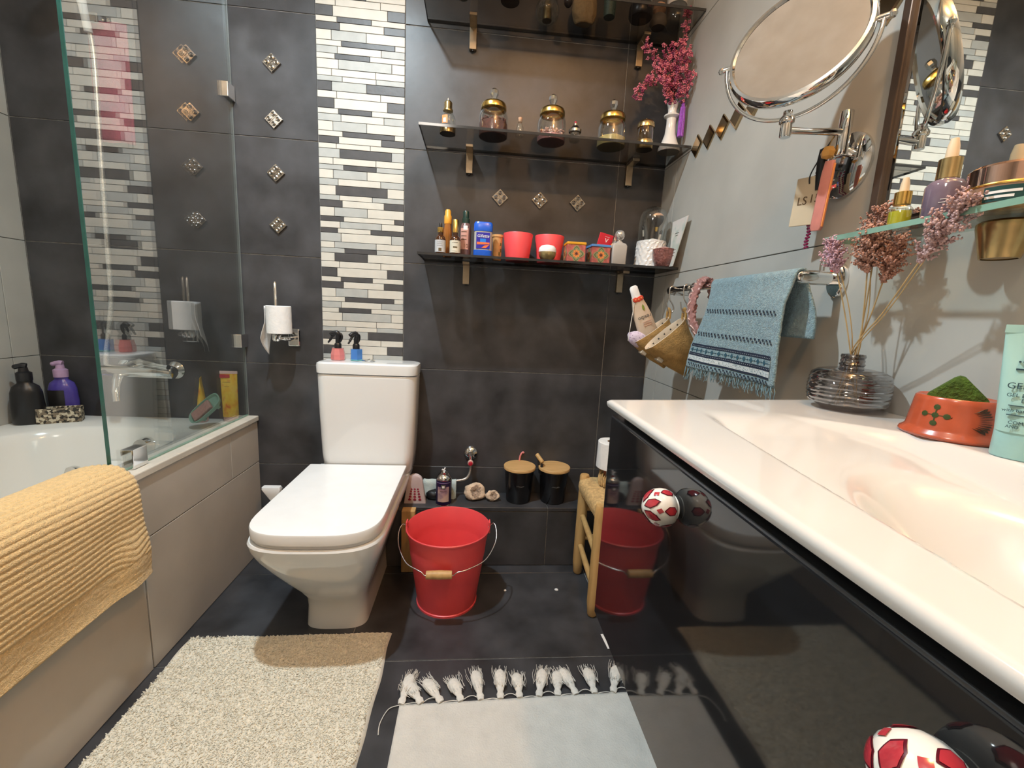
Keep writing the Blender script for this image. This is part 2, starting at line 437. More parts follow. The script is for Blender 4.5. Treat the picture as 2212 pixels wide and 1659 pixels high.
# bronze mirror diamonds along the joint of the right wall
m_dia = mat('bronze_mirror', (0.42, 0.31, 0.18), 0.12, 1.0, var=0.12)
bm = bmesh.new()
P = [(-0.0365, 0), (0, 0.0365), (0.0365, 0), (0, -0.0365)]
f0 = [bm.verts.new((0.0, y, z)) for y, z in P]; f1 = [bm.verts.new((-0.004, y*0.97, z*0.97)) for y, z in P]
f2 = [bm.verts.new((-0.006, y*0.78, z*0.78)) for y, z in P]
for A, B in ((f0, f1), (f1, f2)):
    for k in range(4): bm.faces.new((A[k], A[(k+1) % 4], B[(k+1) % 4], B[k]))
bm.faces.new(f2); bm.faces.new(f0[::-1]); bmesh.ops.recalc_face_normals(bm, faces=bm.faces)
dme = bpy.data.meshes.new('mirror_diamond'); bm.to_mesh(dme); bm.free(); dme.materials.append(m_dia)
for i in range(10):
    o = new('mirror_diamond', dme, None, wall_r, False, (XR, -0.2435-0.0735*i, 1.5565))
    o['label'] = 'bronze mirrored diamond tile on the pale wall'

# low tiled ledge on the back wall
led = struct(box('ledge_1', -0.60, XR, -0.134, 0.003, 0.0, 0.240, m_grout))
for x0, x1 in ((-0.60, -0.491), (-0.491, 0.309), (0.309, XR)):
    box('ledge_tile', x0+0.0015, x1-0.0015, -0.138, -0.132, 0.003, 0.229, m_dark, led, 0.0008, 1)
    box('ledge_tile', x0+0.0015, x1-0.0015, -0.140, 0.0, 0.232, 0.246, m_dark, led, 0.0008, 1)

# ------------------------------------------------------------------ bath
bath = thing('bathtub', 'white bathtub with rounded inner rim set against the left wall', 'bathtub', (-1.22, -0.85, 0))
bx, by = -1.22, -0.85
def L(l): return [(x-bx, y-by, z) for x, y, z in l]
BR_ = 0.536
loops = [L(rrect(-1.2207, -0.86, 0.350, 0.858, 0.004, BR_-0.05)), L(rrect(-1.2207, -0.86, 0.3515, 0.859, 0.004, BR_-0.004)), L(rrect(-1.2207, -0.86, 0.349, 0.857, 0.005, BR_)),
         L(rrect(-1.205, -0.88, 0.262, 0.745, 0.19, BR_+0.001)), L(rrect(-1.205, -0.88, 0.254, 0.737, 0.185, BR_-0.006)),
         L(rrect(-1.205, -0.88, 0.246, 0.725, 0.18, BR_-0.03)), L(rrect(-1.205, -0.88, 0.225, 0.68, 0.17, 0.34)),
         L(rrect(-1.205, -0.88, 0.20, 0.63, 0.15, 0.18)), L(rrect(-1.205, -0.88, 0.17, 0.58, 0.13, 0.135)), L(rrect(-1.205, -0.88, 0.10, 0.40, 0.08, 0.128))]
loft('shell', loops, m_acr, bath, cap0=False)
def disc_on(name, r, th, m, parent, loc, nrm, prof=None, sub=None):
    n = Vector(nrm).normalized(); q = n.to_track_quat('Z', 'Y').to_euler()
    return lathe(name, prof or [(0, 0), (r, 0), (r, th*0.7), (r*0.9, th), (0, th)], m, parent, 28, loc, q)
ov = disc_on('overflow', 0.036, 0.02, m_chrome, bath, (-1.335-bx, -0.195-by, 0.375), (0, -0.95, 0.32), [(0, 0), (0.036, 0), (0.036, 0.012), (0.03, 0.02), (0.012, 0.022), (0, 0.022)])
kn = disc_on('overflow_knob', 0.034, 0.03, m_chrome, bath, (-1.118-bx, -0.165-by, 0.475), (0, -0.95, 0.32), [(0, 0), (0.034, 0), (0.034, 0.008), (0.028, 0.018), (0.022, 0.034), (0, 0.036)])
bp_ = struct(box('bath_panel_1', -0.870, -0.832, -1.72, 0.0, 0.0, 0.530, m_grout_d))
for y0, y1, z0, z1 in ((-0.19, -0.001, 0.370, 0.531), (-0.605, -0.19, 0.370, 0.531), (-0.605, -0.001, 0.002, 0.367), (-1.405, -0.608, 0.002, 0.531), (-1.72, -1.408, 0.002, 0.531)):
    if z0 > 0.3 and y1 == -0.001: y1 = -0.001
    box('panel_tile', -0.836, -0.828, y0+0.0012, y1-0.0012, z0, z1, m_beige, bp_, 0.0008, 1)
box('cap_stone', -0.872, -0.822, -1.72, -0.001, 0.5325, 0.5525, mat('beige_cap_stone', (0.56, 0.52, 0.45), 0.35, var=0.1, scale=12, bump=0.04), bp_, 0.003)

scr = thing('shower_screen', 'clear fixed glass shower screen standing on the bath edge', 'shower screen', (-0.862, -0.32, 0.5535))
def S_(x, y, z): return (x+0.862, y+0.32, z-0.5535)
def sbox(n, x0, x1, y0, y1, z0, z1, m, p=scr, b=0.0, s=2):
    a = S_(x0, y0, z0); c = S_(x1, y1, z1); return box(n, a[0], c[0], a[1], c[1], a[2], c[2], m, p, b, s)
# the pane is a thin sheet of glass with its own polished green edges
sbox('pane', -0.8655, -0.8585, -0.634, -0.004, 0.557, 2.12, g_screen)
sbox('polished_edge', -0.866, -0.858, -0.636, -0.634, 0.5545, 2.12, g_edge)
sbox('bottom_seal', -0.8655, -0.8585, -0.634, -0.004, 0.5535, 0.557, g_edge2)
sbox('wall_seal', -0.8665, -0.8575, -0.004, -0.0005, 0.5535, 2.12, mat('silicone_seal', (0.16, 0.18, 0.18), 0.3))
for z in (1.685, 0.842):
    c = sbox('wall_clamp', -0.876, -0.848, -0.045, -0.001, z-0.024, z+0.024, m_chrome, scr, 0.002)
sbox('bottom_clamp', -0.876, -0.846, -0.585, -0.535, 0.5535, 0.605, m_chrome, scr, 0.002)

# ------------------------------------------------------------------ toilet
TX = -0.407
toi = thing('toilet', 'white close-coupled toilet with flat closed lid', 'toilet', (TX, -0.3, 0))
def T(l): return [(x-TX, y+0.3, z) for x, y, z in l]
bowl = [(0.0, -0.402, 0.093, -0.470, 0.06), (0.06, -0.403, 0.090, -0.464, 0.06), (0.095, -0.404, 0.092, -0.470, 0.07), (0.14, -0.405, 0.107, -0.502, 0.08),
        (0.20, -0.406, 0.128, -0.552, 0.10), (0.26, -0.407, 0.149, -0.600, 0.12), (0.31, -0.407, 0.166, -0.636, 0.13), (0.345, -0.407, 0.176, -0.654, 0.135), (0.366, -0.407, 0.179, -0.660, 0.14), (0.372, -0.407, 0.176, -0.657, 0.14)]
loft('bowl', [T(dshape(cx, hw, -0.03, yf, yf+rr, z)) for z, cx, hw, yf, rr in bowl], m_cer, toi)
loft('seat', [T(dshape(TX, hw, -0.16, yf, yf+0.15, z)) for z, hw, yf in ((0.3735, 0.166, -0.648), (0.3735, 0.169, -0.651), (0.383, 0.169, -0.651), (0.383, 0.166, -0.648))], m_plw, toi)
loft('lid', [T(dshape(TX, hw, -0.152, yf, yf+0.15, z)) for z, hw, yf in ((0.385, 0.168, -0.655), (0.386, 0.172, -0.659), (0.411, 0.173, -0.660), (0.4145, 0.1715, -0.6585), (0.4155, 0.168, -0.655))], m_plw, toi)
for sx in (-1, 1):
    o = tube('hinge', [(sx*0.075-0.02, 0.157, 0.392), (sx*0.075+0.02, 0.157, 0.392)], 0.011, m_plw, toi, 12)
CX = -0.380
loft('cistern', [T(rrect(CX, -0.0775+s, hw, hy, 0.035, z)) for z, hw, hy, s in ((0.372, 0.150, 0.062, 0.004), (0.39, 0.160, 0.068, 0.0), (0.45, 0.166, 0.071, 0.0), (0.60, 0.172, 0.0735, 0.0), (0.735, 0.1755, 0.0745, 0.0), (0.744, 0.175, 0.0745, 0.0), (0.747, 0.172, 0.073, 0.0))], m_cer, toi)
loft('cistern_lid', [T(rrect(CX, -0.0785, hw, hy, 0.036, z)) for z, hw, hy in ((0.749, 0.174, 0.0745), (0.751, 0.178, 0.0775), (0.776, 0.179, 0.0775), (0.785, 0.177, 0.0765), (0.789, 0.170, 0.071), (0.790, 0.16, 0.062))], m_cer, toi)
fb = lathe('flush_button', [(0, 0.788), (0.024, 0.788), (0.024, 0.793), (0.019, 0.7965), (0, 0.797)], m_chrome, toi, 28, (-0.386-TX, -0.085+0.3, 0))
box('button_slot', -0.001, 0.001, -0.018, 0.018, 0.7966, 0.7974, m_black, fb)

# ------------------------------------------------------------------ vanity with basin
VX, VY0, VY1 = 0.235, -1.005, -1.95
van = thing('vanity_unit', 'glossy black wall-hung vanity drawer unit under the white basin', 'vanity', (0.47, -1.45, 0.46))
def V_(x, y, z): return (x-0.47, y+1.45, z-0.46)
def vbox(n, x0, x1, y0, y1, z0, z1, m, p=van, b=0.0, s=2):
    a = V_(x0, y0, z0); c = V_(x1, y1, z1); return box(n, a[0], c[0], a[1], c[1], a[2], c[2], m, p, b, s)
m_gloss = mat('gloss_black_lacquer', (0.013, 0.013, 0.014), 0.045, var=0.15, scale=2, spec=0.55)
vbox('end_panel', VX+0.022, XR-0.002, VY0-0.022, VY0-0.004, 0.462, 0.8412, m_black)
vbox('end_panel', VX+0.022, XR-0.002, VY1, VY1+0.018, 0.462, 0.8412, m_black)
vbox('bottom_panel', VX+0.022, XR-0.002, VY1+0.018, VY0-0.022, 0.462, 0.480, m_black)
vbox('front_rail', VX+0.024, VX+0.040, VY1+0.018, VY0-0.022, 0.70, 0.8412, m_black)
df = vbox('drawer_front', VX, VX+0.02, VY1, VY0, 0.46, 0.826, m_gloss, van, 0.0015)
vbox('drawer_top_rail', VX+0.0005, VX+0.02, VY1, VY0, 0.8255, 0.8295, mat('blue_grey_rail', (0.10, 0.115, 0.14), 0.25, 0.6), van, 0.001)
# porcelain knobs
m_porc = mat('painted_porcelain', (0.82, 0.80, 0.74), 0.12, var=0.03, coat=0.5)
m_porr = mat('red_glaze', (0.42, 0.035, 0.05), 0.15, var=0.2, scale=90, coat=0.5)
m_porl = mat('dark_red_outline', (0.10, 0.008, 0.018), 0.2, var=0.2)
def on_sphere(a, b, r):   # a around the X axis, b polar from -X
    return Vector((-r*math.cos(b), r*math.sin(b)*math.cos(a), r*math.sin(b)*math.sin(a)))
def patch(name, poly, r, m, parent):
    """polygon in (u, v) tangent coordinates laid on the front of the knob"""
    V = []; cu = sum(p[0] for p in poly)/len(poly); cv = sum(p[1] for p in poly)/len(poly)
    pts = []
    n = len(poly)
    for i in range(n):
        for k in range(4):
            t = k/4; pts.append((poly[i][0]*(1-t)+poly[(i+1) % n][0]*t, poly[i][1]*(1-t)+poly[(i+1) % n][1]*t))
    rings = [[(cu+(u-cu)*s, cv+(v-cv)*s) for u, v in pts] for s in (1.0, 0.66, 0.33)]
    for rg in rings:
        for u, v in rg:
            b = math.hypot(u, v); a = math.atan2(v, u); V.append(on_sphere(a, b, r))
    b = math.hypot(cu, cv); V.append(on_sphere(math.atan2(cv, cu), b, r))
    N = len(pts); Fc = []
    for i in range(2):
        for k in range(N): j = (k+1) % N; Fc.append((i*N+k, i*N+j, (i+1)*N+j, (i+1)*N+k))
    for k in range(N): Fc.append((2*N+k, 2*N+(k+1) % N, 3*N))
    return fromdata(name, V, Fc, m, parent, True)
def knob(y):
    r = 0.0215
    k = lathe('knob', [(0.011, 0), (0.0135, 0.002), (0.0130, 0.0035), (0.0186, 0.0066), (0.0208, 0.012), (0.0215, 0.0175), (0.0205, 0.024), (0.017, 0.0305), (0.011, 0.036), (0.005, 0.0384), (0, 0.0389)],
              m_porc, van, 28, V_(VX-0.0003, y, 0.781), (0, -PI/2, 0))
    k['label'] = 'porcelain knob painted with red and white petals'
    h = bpy.data.objects.new('tmp', None)
    cen = Vector((0, 0, 0.0174))
    for j in range(6):
        a = j*PI/3+0.3
        for q, (s0, mm, rr) in enumerate(((1.0, m_porl, r+0.0002), (0.80, m_porr, r+0.0005))):
            base = [(0.20, 0.0), (0.55, 0.26), (0.95, 0.22), (1.22, 0.0), (0.95, -0.22), (0.55, -0.26)]
            cu, cv = 0.70, 0.0
            poly = [((cu+(u-cu)*s0)*math.cos(a)-(cv+(v-cv)*s0)*math.sin(a), (cu+(u-cu)*s0)*math.sin(a)+(cv+(v-cv)*s0)*math.cos(a)) for u, v in base]
            o = patch('painted_petal', poly, rr, mm, k); o.rotation_euler = (0, PI/2, 0); o.location = cen
        a += PI/6
        for q, (s0, mm, rr) in enumerate(((1.0, m_porl, r+0.0002), (0.82, m_porr, r+0.0005))):
            base = [(1.32, 0.0), (1.55, 0.36), (1.86, 0.42), (2.04, 0.0), (1.86, -0.42), (1.55, -0.36)]
            cu, cv = 1.70, 0.0
            poly = [((cu+(u-cu)*s0)*math.cos(a)-(v*s0)*math.sin(a), (cu+(u-cu)*s0)*math.sin(a)+(v*s0)*math.cos(a)) for u, v in base]
            o = patch('painted_petal', poly, rr, mm, k); o.rotation_euler = (0, PI/2, 0); o.location = cen
        sq = [(1.12*math.cos(a)+du, 1.12*math.sin(a)+dv) for du, dv in ((0.19, 0), (0, 0.19), (-0.19, 0), (0, -0.19))]
        o = patch('painted_diamond', sq, r+0.0004, m_porr, k); o.rotation_euler = (0, PI/2, 0); o.location = cen
    bpy.data.objects.remove(h)
    return k
knob(-1.253); knob(-1.543)

# ceramic top with an integrated basin (height field + skirt)
bas = thing('washbasin', 'wide white ceramic washbasin top with a shallow ramped bowl', 'washbasin', (0.47, -1.45, 0.83))
nx, ny = 150, 150
def smooth(t): t = max(0, min(1, t)); return t*t*(3-2*t)
def bz(x, y):
    d = 0.0
    fx = smooth((x-(0.338+0.055*(y+1.139)/0.38*1.0))/0.022)
    yb = -1.055
    bk = 0.556-0.06*smooth((-1.143-y)/0.5)*0
    fb_ = smooth((0.60-0.10*smooth((y+1.2)/0.13)-x)/0.03)
    ramp = max(0, (yb-y))*0.14
    e = ((x-0.475)/0.125)**2+((y+1.62)/0.33)**2
    bowl_ = 0.085*smooth((1.18-math.sqrt(e))/0.5)
    ee = smooth((1.35-math.sqrt(((x-0.47)/0.16)**2+((y+1.60)/0.60)**2))/0.35)
    d = fx*fb_*(min(ramp, 0.04)*smooth((-1.06-y)/0.1)+bowl_)
    d *= smooth((y+1.93)/0.06)
    return 0.855-d
VV = []; FF = []
for i in range(nx+1):
    x = 0.227+(XR-0.0008-0.227)*i/nx
    yf_ = -1.0+(x-0.227)*0.155
    for j in range(ny+1):
        y = yf_+(VY1-yf_)*j/ny
        ed = min(i/nx*(XR-0.227), (yf_-y))
        z = bz(x, y)-(0.004*(1-math.sqrt(max(0, 1-(1-min(1, ed/0.006))**2))))
        VV.append((x-0.47, y+1.45, z-0.83))
idx = lambda i, j: i*(ny+1)+j
for i in range(nx):
    for j in range(ny): FF.append((idx(i, j), idx(i, j+1), idx(i+1, j+1), idx(i+1, j)))
rim = [idx(0, j) for j in range(ny, -1, -1)]+[idx(i, 0) for i in range(1, nx+1)]
prev = rim
for dz_, inset in ((-0.008, 0.0), (-0.0125, 0.0015), (-0.0135, 0.01)):
    cur = []
    for q in rim:
        v = VV[q]; cur.append(len(VV))
        xx, yy = v[0], v[1]
        VV.append((xx+(inset if xx+0.47 < 0.2275 else 0), yy-(inset if yy+1.45 > -1.0+(xx+0.47-0.227)*0.155-1e-6 else 0), 0.855-0.83+dz_))
    for a in range(len(rim)-1): FF.append((prev[a], prev[a+1], cur[a+1], cur[a]))
    prev = cur
bo = fromdata('basin', VV, FF, mat('basin_ceramic', (0.66, 0.65, 0.625), 0.10, var=0.02, scale=3, coat=0.3), bas, True); autosmooth(bo, 60)

# ------------------------------------------------------------------ rugs and mats
def tufts(name, n, x0, x1, y0, y1, zf, h, wd, m, parent, lean=0.8):
    V = []; Fc = []
    for _ in range(n):
        x, y = random.uniform(x0, x1), random.uniform(y0, y1); z = zf(x, y)
        a = random.uniform(0, 2*PI); dx, dy = math.cos(a), math.sin(a); hh = h*random.uniform(0.6, 1.3)
        b = random.uniform(0, 2*PI); lx, ly = math.cos(b)*lean*hh, math.sin(b)*lean*hh
        q = len(V)
        V += [(x-dx*wd, y-dy*wd, z-0.002), (x+dx*wd, y+dy*wd, z-0.002), (x+dx*wd+lx*0.4, y+dy*wd+ly*0.4, z+hh*0.7), (x-dx*wd+lx*0.4, y-dy*wd+ly*0.4, z+hh*0.7), (x+lx, y+ly, z+hh)]
        Fc += [(q, q+1, q+2, q+3), (q+3, q+2, q+4)]
    me = bpy.data.meshes.new(name); me.from_pydata(V, [], Fc); me.update()
    return stuff(new(name, me, m, parent))
m_rug = mat('cream_cotton_pile', (0.76, 0.73, 0.62), 0.95, var=0.05, scale=60, bump=0.2, bscale=300, sheen=0.3)
rug = thing('bath_mat', 'cream shaggy bath mat lying on the dark floor beside the bath', 'bath mat', (-0.51, -0.80, 0))
def rz(x, y): return 0.0125+0.0025*noise.noise(Vector((x*14, y*10, 0)))+0.0012*noise.noise(Vector((x*130, y*70, 1)))+0.001*math.sin(x*420)
VV = []; FF = []; nx, ny = 190, 150
rx0, rx1, ry0, ry1 = -0.797, -0.222, -1.16, -0.494
for i in range(nx+1):
    for j in range(ny+1):
        u, v = i/nx, j/ny
        x = rx0+(rx1-rx0)*u+0.006*noise.noise(Vector((v*6, 0, 5)))-0.004*v*(1-u); y = ry0+(ry1-ry0)*v+0.005*noise.noise(Vector((u*6, 0, 9)))-0.010*(1-u)*v
        e = min(u*(rx1-rx0), (1-u)*(rx1-rx0), v*(ry1-ry0), (1-v)*(ry1-ry0))
        VV.append((x+0.51, y+0.80, max(0.0005, rz(x, y)*min(1, (e/0.01)**0.5 if e > 0 else 0))))
for i in range(nx):
    for j in range(ny):
        a = i*(ny+1)+j; FF.append((a, a+ny+1, a+ny+2, a+1))
fromdata('pile_base', VV, FF, m_rug, rug, True)
tufts('pile_tufts', 42000, rx0+0.51+0.006, rx1+0.51-0.008, ry0+0.80, ry1+0.80-0.016, lambda x, y: rz(x-0.51, y-0.80), 0.0024, 0.0017, m_rug, rug, 2.0)

m_rug2 = mat('off_white_weave', (0.66, 0.65, 0.61), 0.95, var=0.06, scale=25, bump=0.5, bscale=260)
m_yarn = mat('white_yarn', (0.74, 0.72, 0.67), 0.9, var=0.08, scale=120, bump=0.3, bscale=300)
rg2 = thing('woven_rug', 'flat off-white woven rug with knotted tassels in front of the vanity', 'rug', (0.2, -1.0, 0))
VV = []; FF = []; nx, ny = 90, 70
def r2(u, v): # v=1 far edge
    x = -0.157+u*0.735; y = -1.30+v*(0.555+0.02*u)
    return x-0.014*(1-v)*0, y
for side in (0, 1):
    for i in range(nx+1):
        for j in range(ny+1):
            x, y = r2(i/nx, j/ny)
            z = 0.001 if side else 0.0052+0.0015*noise.noise(Vector((x*9, y*9, 3)))+0.0006*noise.noise(Vector((x*220, y*220, 0)))
            VV.append((x-0.2, y+1.0, z))
n1 = (nx+1)*(ny+1)
for i in range(nx):
    for j in range(ny):
        a = i*(ny+1)+j; FF.append((a, a+ny+1, a+ny+2, a+1)); FF.append((n1+a, n1+a+1, n1+a+ny+2, n1+a+ny+1))
bd = [i*(ny+1) for i in range(nx+1)]+[nx*(ny+1)+j for j in range(1, ny+1)]+[i*(ny+1)+ny for i in range(nx-1, -1, -1)]+[j for j in range(ny-1, 0, -1)]
for k in range(len(bd)): a, b = bd[k], bd[(k+1) % len(bd)]; FF.append((a, b, n1+b, n1+a))
fromdata('weave', VV, FF, m_rug2, rg2, True)
for k in range(15):
    u = 0.005+k*0.0685; x, y = r2(u, 1); x -= 0.2; y += 1.0
    ang = random.uniform(-0.35, 0.35)+(0.35 if k in (1, 2, 3) else 0)-(0.2 if k > 9 else 0); ln = random.uniform(0.070, 0.092)
    dx, dy = -math.sin(ang), math.cos(ang)
    tz = tube('tassel', [(x+dx*t*ln, y+dy*t*ln, 0.0065+0.004*math.sin(PI*t)) for t in (0.0, 0.12, 0.22, 0.4, 0.65, 0.85, 1.0)], [0.008, 0.0105, 0.0075, 0.0125, 0.0155, 0.0150, 0.008], m_yarn, rg2, 12)
    for v in tz.data.vertices:
        v.co.z = max(0.0015, 0.0065+(v.co.z-0.0065)*0.55)+0.0022*noise.noise(v.co*260)
    bm = bmesh.new(); Vs = []; Fs = []
    for s in range(30):
        a0 = random.uniform(-1, 1)*0.017; a1 = a0*0.9+random.uniform(-0.007, 0.007)
        l2 = ln*random.uniform(0.9, 1.22); pts = []
        for q in range(5):
            t = 0.35+q*0.65/4*1.0; off = a0*(1-t)+a1*t*1.3+0.002*math.sin(t*9+s)
            pts.append((x+dx*t*l2-dy*off, y+dy*t*l2+dx*off, 0.0185-0.010*t+0.002*math.sin(s+t*7)))
        for q in range(5):
            px, py, pz = pts[q]; b0 = len(Vs); Vs += [(px-dy*0.0006, py+dx*0.0006, pz), (px+dy*0.0006, py-dx*0.0006, pz), (px, py, pz+0.0009)]
            if q:
                for a, b in ((0, 1), (1, 2), (2, 0)): Fs.append((b0-3+a, b0-3+b, b0+b, b0+a))
    bm.free()
    me = bpy.data.meshes.new('loose_strands'); me.from_pydata(Vs, [], Fs); me.update(); stuff(new('loose_strands', me, m_yarn, tz))
    if k < 14:
        x2, y2 = r2(u+0.0685, 1); x2 -= 0.2; y2 += 1.0; s = 1 if k % 2 else -1
        tube('edge_cord', cr([(x, y, 0.004), ((x*2+x2)/3, y+0.010*(s > 0)+0.002, 0.006), ((x+2*x2)/3, y2+0.010*(s > 0)+0.002, 0.006), (x2, y2, 0.004)], 4), 0.0011, m_yarn, rg2, 5)
x, y = r2(0, 1)
tube('edge_cord', cr([(x-0.2, y+1.0, 0.004), (x-0.225, y+0.99, 0.004), (x-0.238, y+0.955, 0.003), (x-0.236, y+0.925, 0.003)], 5), 0.0011, m_yarn, rg2, 5)

# ribbed yellow towel over the bath edge
m_yel = mat('yellow_terry', (0.74, 0.51, 0.235), 0.95, var=0.12, scale=150, bump=0.8, bscale=420, sheen=0.3)
tw = thing('bath_towel', 'ribbed yellow terry towel draped over the bath edge', 'towel', (-0.84, -0.95, 0.5525))
prof = cr([(-0.955, 0.552), (-0.93, 0.570), (-0.895, 0.580), (-0.86, 0.582), (-0.835, 0.576), (-0.812, 0.555), (-0.802, 0.52), (-0.800, 0.46), (-0.800, 0.40), (-0.802, 0.36), (-0.805, 0.32), (-0.803, 0.296)], 26)
prof = [(p[0], p[1]) for p in [(q.x, q.y) for q in [Vector((a.x, a.y, 0)) for a in prof]]]
def tow(profile, y0, y1, ny):
    V = []; Fc = []; s = 0; ac = [0]
    for a, b in zip(profile, profile[1:]): s += math.hypot(b[0]-a[0], b[1]-a[1]); ac.append(s)
    n = len(profile)
    for side in (0, 1):
        for j in range(ny+1):
            v = j/ny; y = y0+(y1-y0)*v
            for i in range(n):
                x, z = profile[i]; a = profile[max(i-1, 0)]; b = profile[min(i+1, n-1)]
                tx, tz = b[0]-a[0], b[1]-a[1]; l = math.hypot(tx, tz); nxx, nzz = -tz/l, tx/l
                if nzz*0 + (nxx*1.0+nzz*1.0) < 0: nxx, nzz = -nxx, -nzz
                t = ac[i]/s
                fold = 0.012*math.exp(-((v-0.06)/0.05)**2)*smooth((t-0.55)/0.3)
                rib = 0.0026*(abs(math.sin((ac[i]+0.006*noise.noise(Vector((y*7, ac[i]*5, 0)))-fold*1.6)*PI/0.0125))**0.7) if t < 0.84 else 0.0012+0.0008*noise.noise(Vector((y*120, ac[i]*120, 2)))
                rib += 0.0007*noise.noise(Vector((y*170, ac[i]*170, 0)))
                wavy = 0.006*noise.noise(Vector((y*5, t*3, 4)))*smooth((t-0.35)/0.4)+0.012*smooth((t-0.6)/0.3)*math.exp(-((v-0.07)/0.06)**2)
                d = (rib+0.004+wavy) if side == 0 else 0.0+wavy*0.9
                yy = y+0.014*smooth((t-0.5)/0.5)*math.exp(-(v/0.05)**2)-0.012*math.exp(-(t/0.2)**2)*math.exp(-(v/0.06)**2)
                V.append((x+nxx*d+0.84, yy+0.95, z+nzz*d-0.5525-0.012*smooth((t-0.8)/0.2)*(v)))
    m_ = (ny+1)*n
    for j in range(ny):
        for i in range(n-1):
            a = j*n+i; Fc.append((a, a+1, a+n+1, a+n)); Fc.append((m_+a, m_+a+n, m_+a+n+1, m_+a+1))
    for j in range(ny):
        for i in (0, n-1): a = j*n+i; Fc.append((a, a+n, m_+a+n, m_+a))
    for i in range(n-1):
        for j in (0, ny): a = j*n+i; Fc.append((a, a+1, m_+a+1, m_+a))
    return V, Fc
V, Fc = tow(prof, -0.638, -1.30, 120)
fromdata('ribbed_cloth', V, Fc, m_yel, tw, True)
hem = [(-0.805+0.84, y+0.95, 0.2945-0.5525-0.012*((-0.638-y)/0.662)) for y in [-0.64-0.66*k/20 for k in range(21)]]
tube('hem', hem, 0.0042, m_yel, tw, 7)

# ------------------------------------------------------------------ red bucket
m_red = mat('red_painted_tin', (0.78, 0.080, 0.088), 0.38, var=0.06, scale=6, bump=0.03, bscale=200, spec=0.5)
m_wire = mat('steel_wire', (0.66, 0.63, 0.60), 0.25, 1.0)
bk = thing('bucket', 'red metal bucket with wire bail and wooden grip beside the toilet', 'bucket', (-0.066, -0.330, 0))
lathe('body', [(0, 0.006), (0.099, 0.006), (0.099, 0.0), (0.1035, 0.0), (0.1035, 0.006), (0.1005, 0.008), (0.1225, 0.165), (0.1265, 0.188), (0.1265, 0.194), (0.1285, 0.214), (0.1285, 0.219), (0.1375, 0.266), (0.1405, 0.268), (0.1410, 0.272), (0.1385, 0.2745), (0.136, 0.271), (0.127, 0.219), (0.1255, 0.214), (0.125, 0.194), (0.1235, 0.188), (0.119, 0.160), (0.0975, 0.012), (0, 0.012)], m_red, bk, 56)
for s in (-1, 1):
    e = box('ear', s*0.136, s*0.141, -0.013, 0.013, 0.250, 0.288, m_red, bk, 0.001)
    for z in (0.256, 0.266): lathe('rivet', [(0.003, 0), (0.0025, 0.0015), (0, 0.002)], m_wire, e, 8, (s*0.1355, 0.0, z), (0, -s*PI/2, 0))
gx, gy, gz = -0.018, -0.148, 0.186
bail = cr([(0.1412, 0, 0.272), (0.152, -0.002, 0.282), (0.160, -0.018, 0.272), (0.158, -0.055, 0.243), (0.125, -0.108, 0.212), (0.070, -0.140, 0.199), (0.038, -0.148, 0.194), (gx+0.043, gy, gz-0.002), (gx+0.030, gy, gz)], 7)
bailL = cr([(-0.1412, 0, 0.272), (-0.152, -0.002, 0.276), (-0.161, -0.022, 0.262), (-0.155, -0.060, 0.232), (-0.125, -0.110, 0.205), (-0.088, -0.135, 0.196), (-0.072, -0.143, 0.192), (gx-0.043, gy, gz-0.002), (gx-0.030, gy, gz)], 7)
tube('bail', bail, 0.0019, m_wire, bk, 8); tube('bail', bailL, 0.0019, m_wire, bk, 8)
tube('grip', [(gx-0.040, gy, gz), (gx-0.039, gy, gz), (gx, gy, gz), (gx+0.039, gy, gz), (gx+0.040, gy, gz)], [0.0105, 0.0125, 0.0135, 0.0125, 0.0105], m_wood, bk, 16)

# ------------------------------------------------------------------ stool with paper roll on a rope jar
st = thing('stool', 'small wooden stool with woven straw seat tucked beside the vanity', 'stool', (0.55, -0.305, 0))
m_straw = mat('straw_rope', (0.56, 0.38, 0.17), 0.85, var=0.25, scale=90, bump=0.5, bscale=300)
LP = [(-0.125, -0.122), (-0.118, 0.118), (0.11, -0.122), (0.11, 0.118)]
for i, (x, y) in enumerate(LP):
    h = 0.405 if y > 0 else 0.395
    tube('leg', [(x, y, 0.0), (x, y, 0.006), (x-0.001, y, 0.05), (x, y, 0.12), (x, y, h-0.05), (x, y, h-0.006), (x, y, h)], [0.012, 0.0165, 0.0195, 0.0205, 0.0185, 0.018, 0.015], m_wood, st, 16)
for z in (0.115, 0.235):
    tube('rung', [(LP[0][0], LP[0][1], z-0.02), (LP[1][0], LP[1][1], z+0.01)], 0.0105, m_wood, st, 10)
    tube('rung', [(LP[2][0], LP[2][1], z), (LP[3][0], LP[3][1], z)], 0.0105, m_wood, st, 10)
    tube('rung', [(LP[1][0], LP[1][1], z+0.035), (LP[3][0], LP[3][1], z+0.035)], 0.0105, m_wood, st, 10)
    tube('rung', [(LP[0][0], LP[0][1], z+0.035), (LP[2][0], LP[2][1], z+0.035)], 0.0105, m_wood, st, 10)
seat = box('seat', -0.118, 0.105, -0.112, 0.106, 0.357, 0.381, m_straw, st, 0.008)
for k in range(18):
    y = -0.115+k*0.0132
    tube('straw_strand', cr([(-0.131, y, 0.345), (-0.134, y, 0.372), (-0.112, y+0.002, 0.390), (0.0, y, 0.386), (0.11, y, 0.388)], 3), 0.0072, m_straw, seat, 6)
jar = thing('rope_jar', 'small glass jar wrapped in knotted straw rope on the stool', 'jar', (0.500, -0.268, 0.397))
lathe('glass', [(0, 0.001), (0.030, 0.001), (0.033, 0.004), (0.033, 0.062), (0.035, 0.064), (0.033, 0.066)], g_clear, jar, 28)
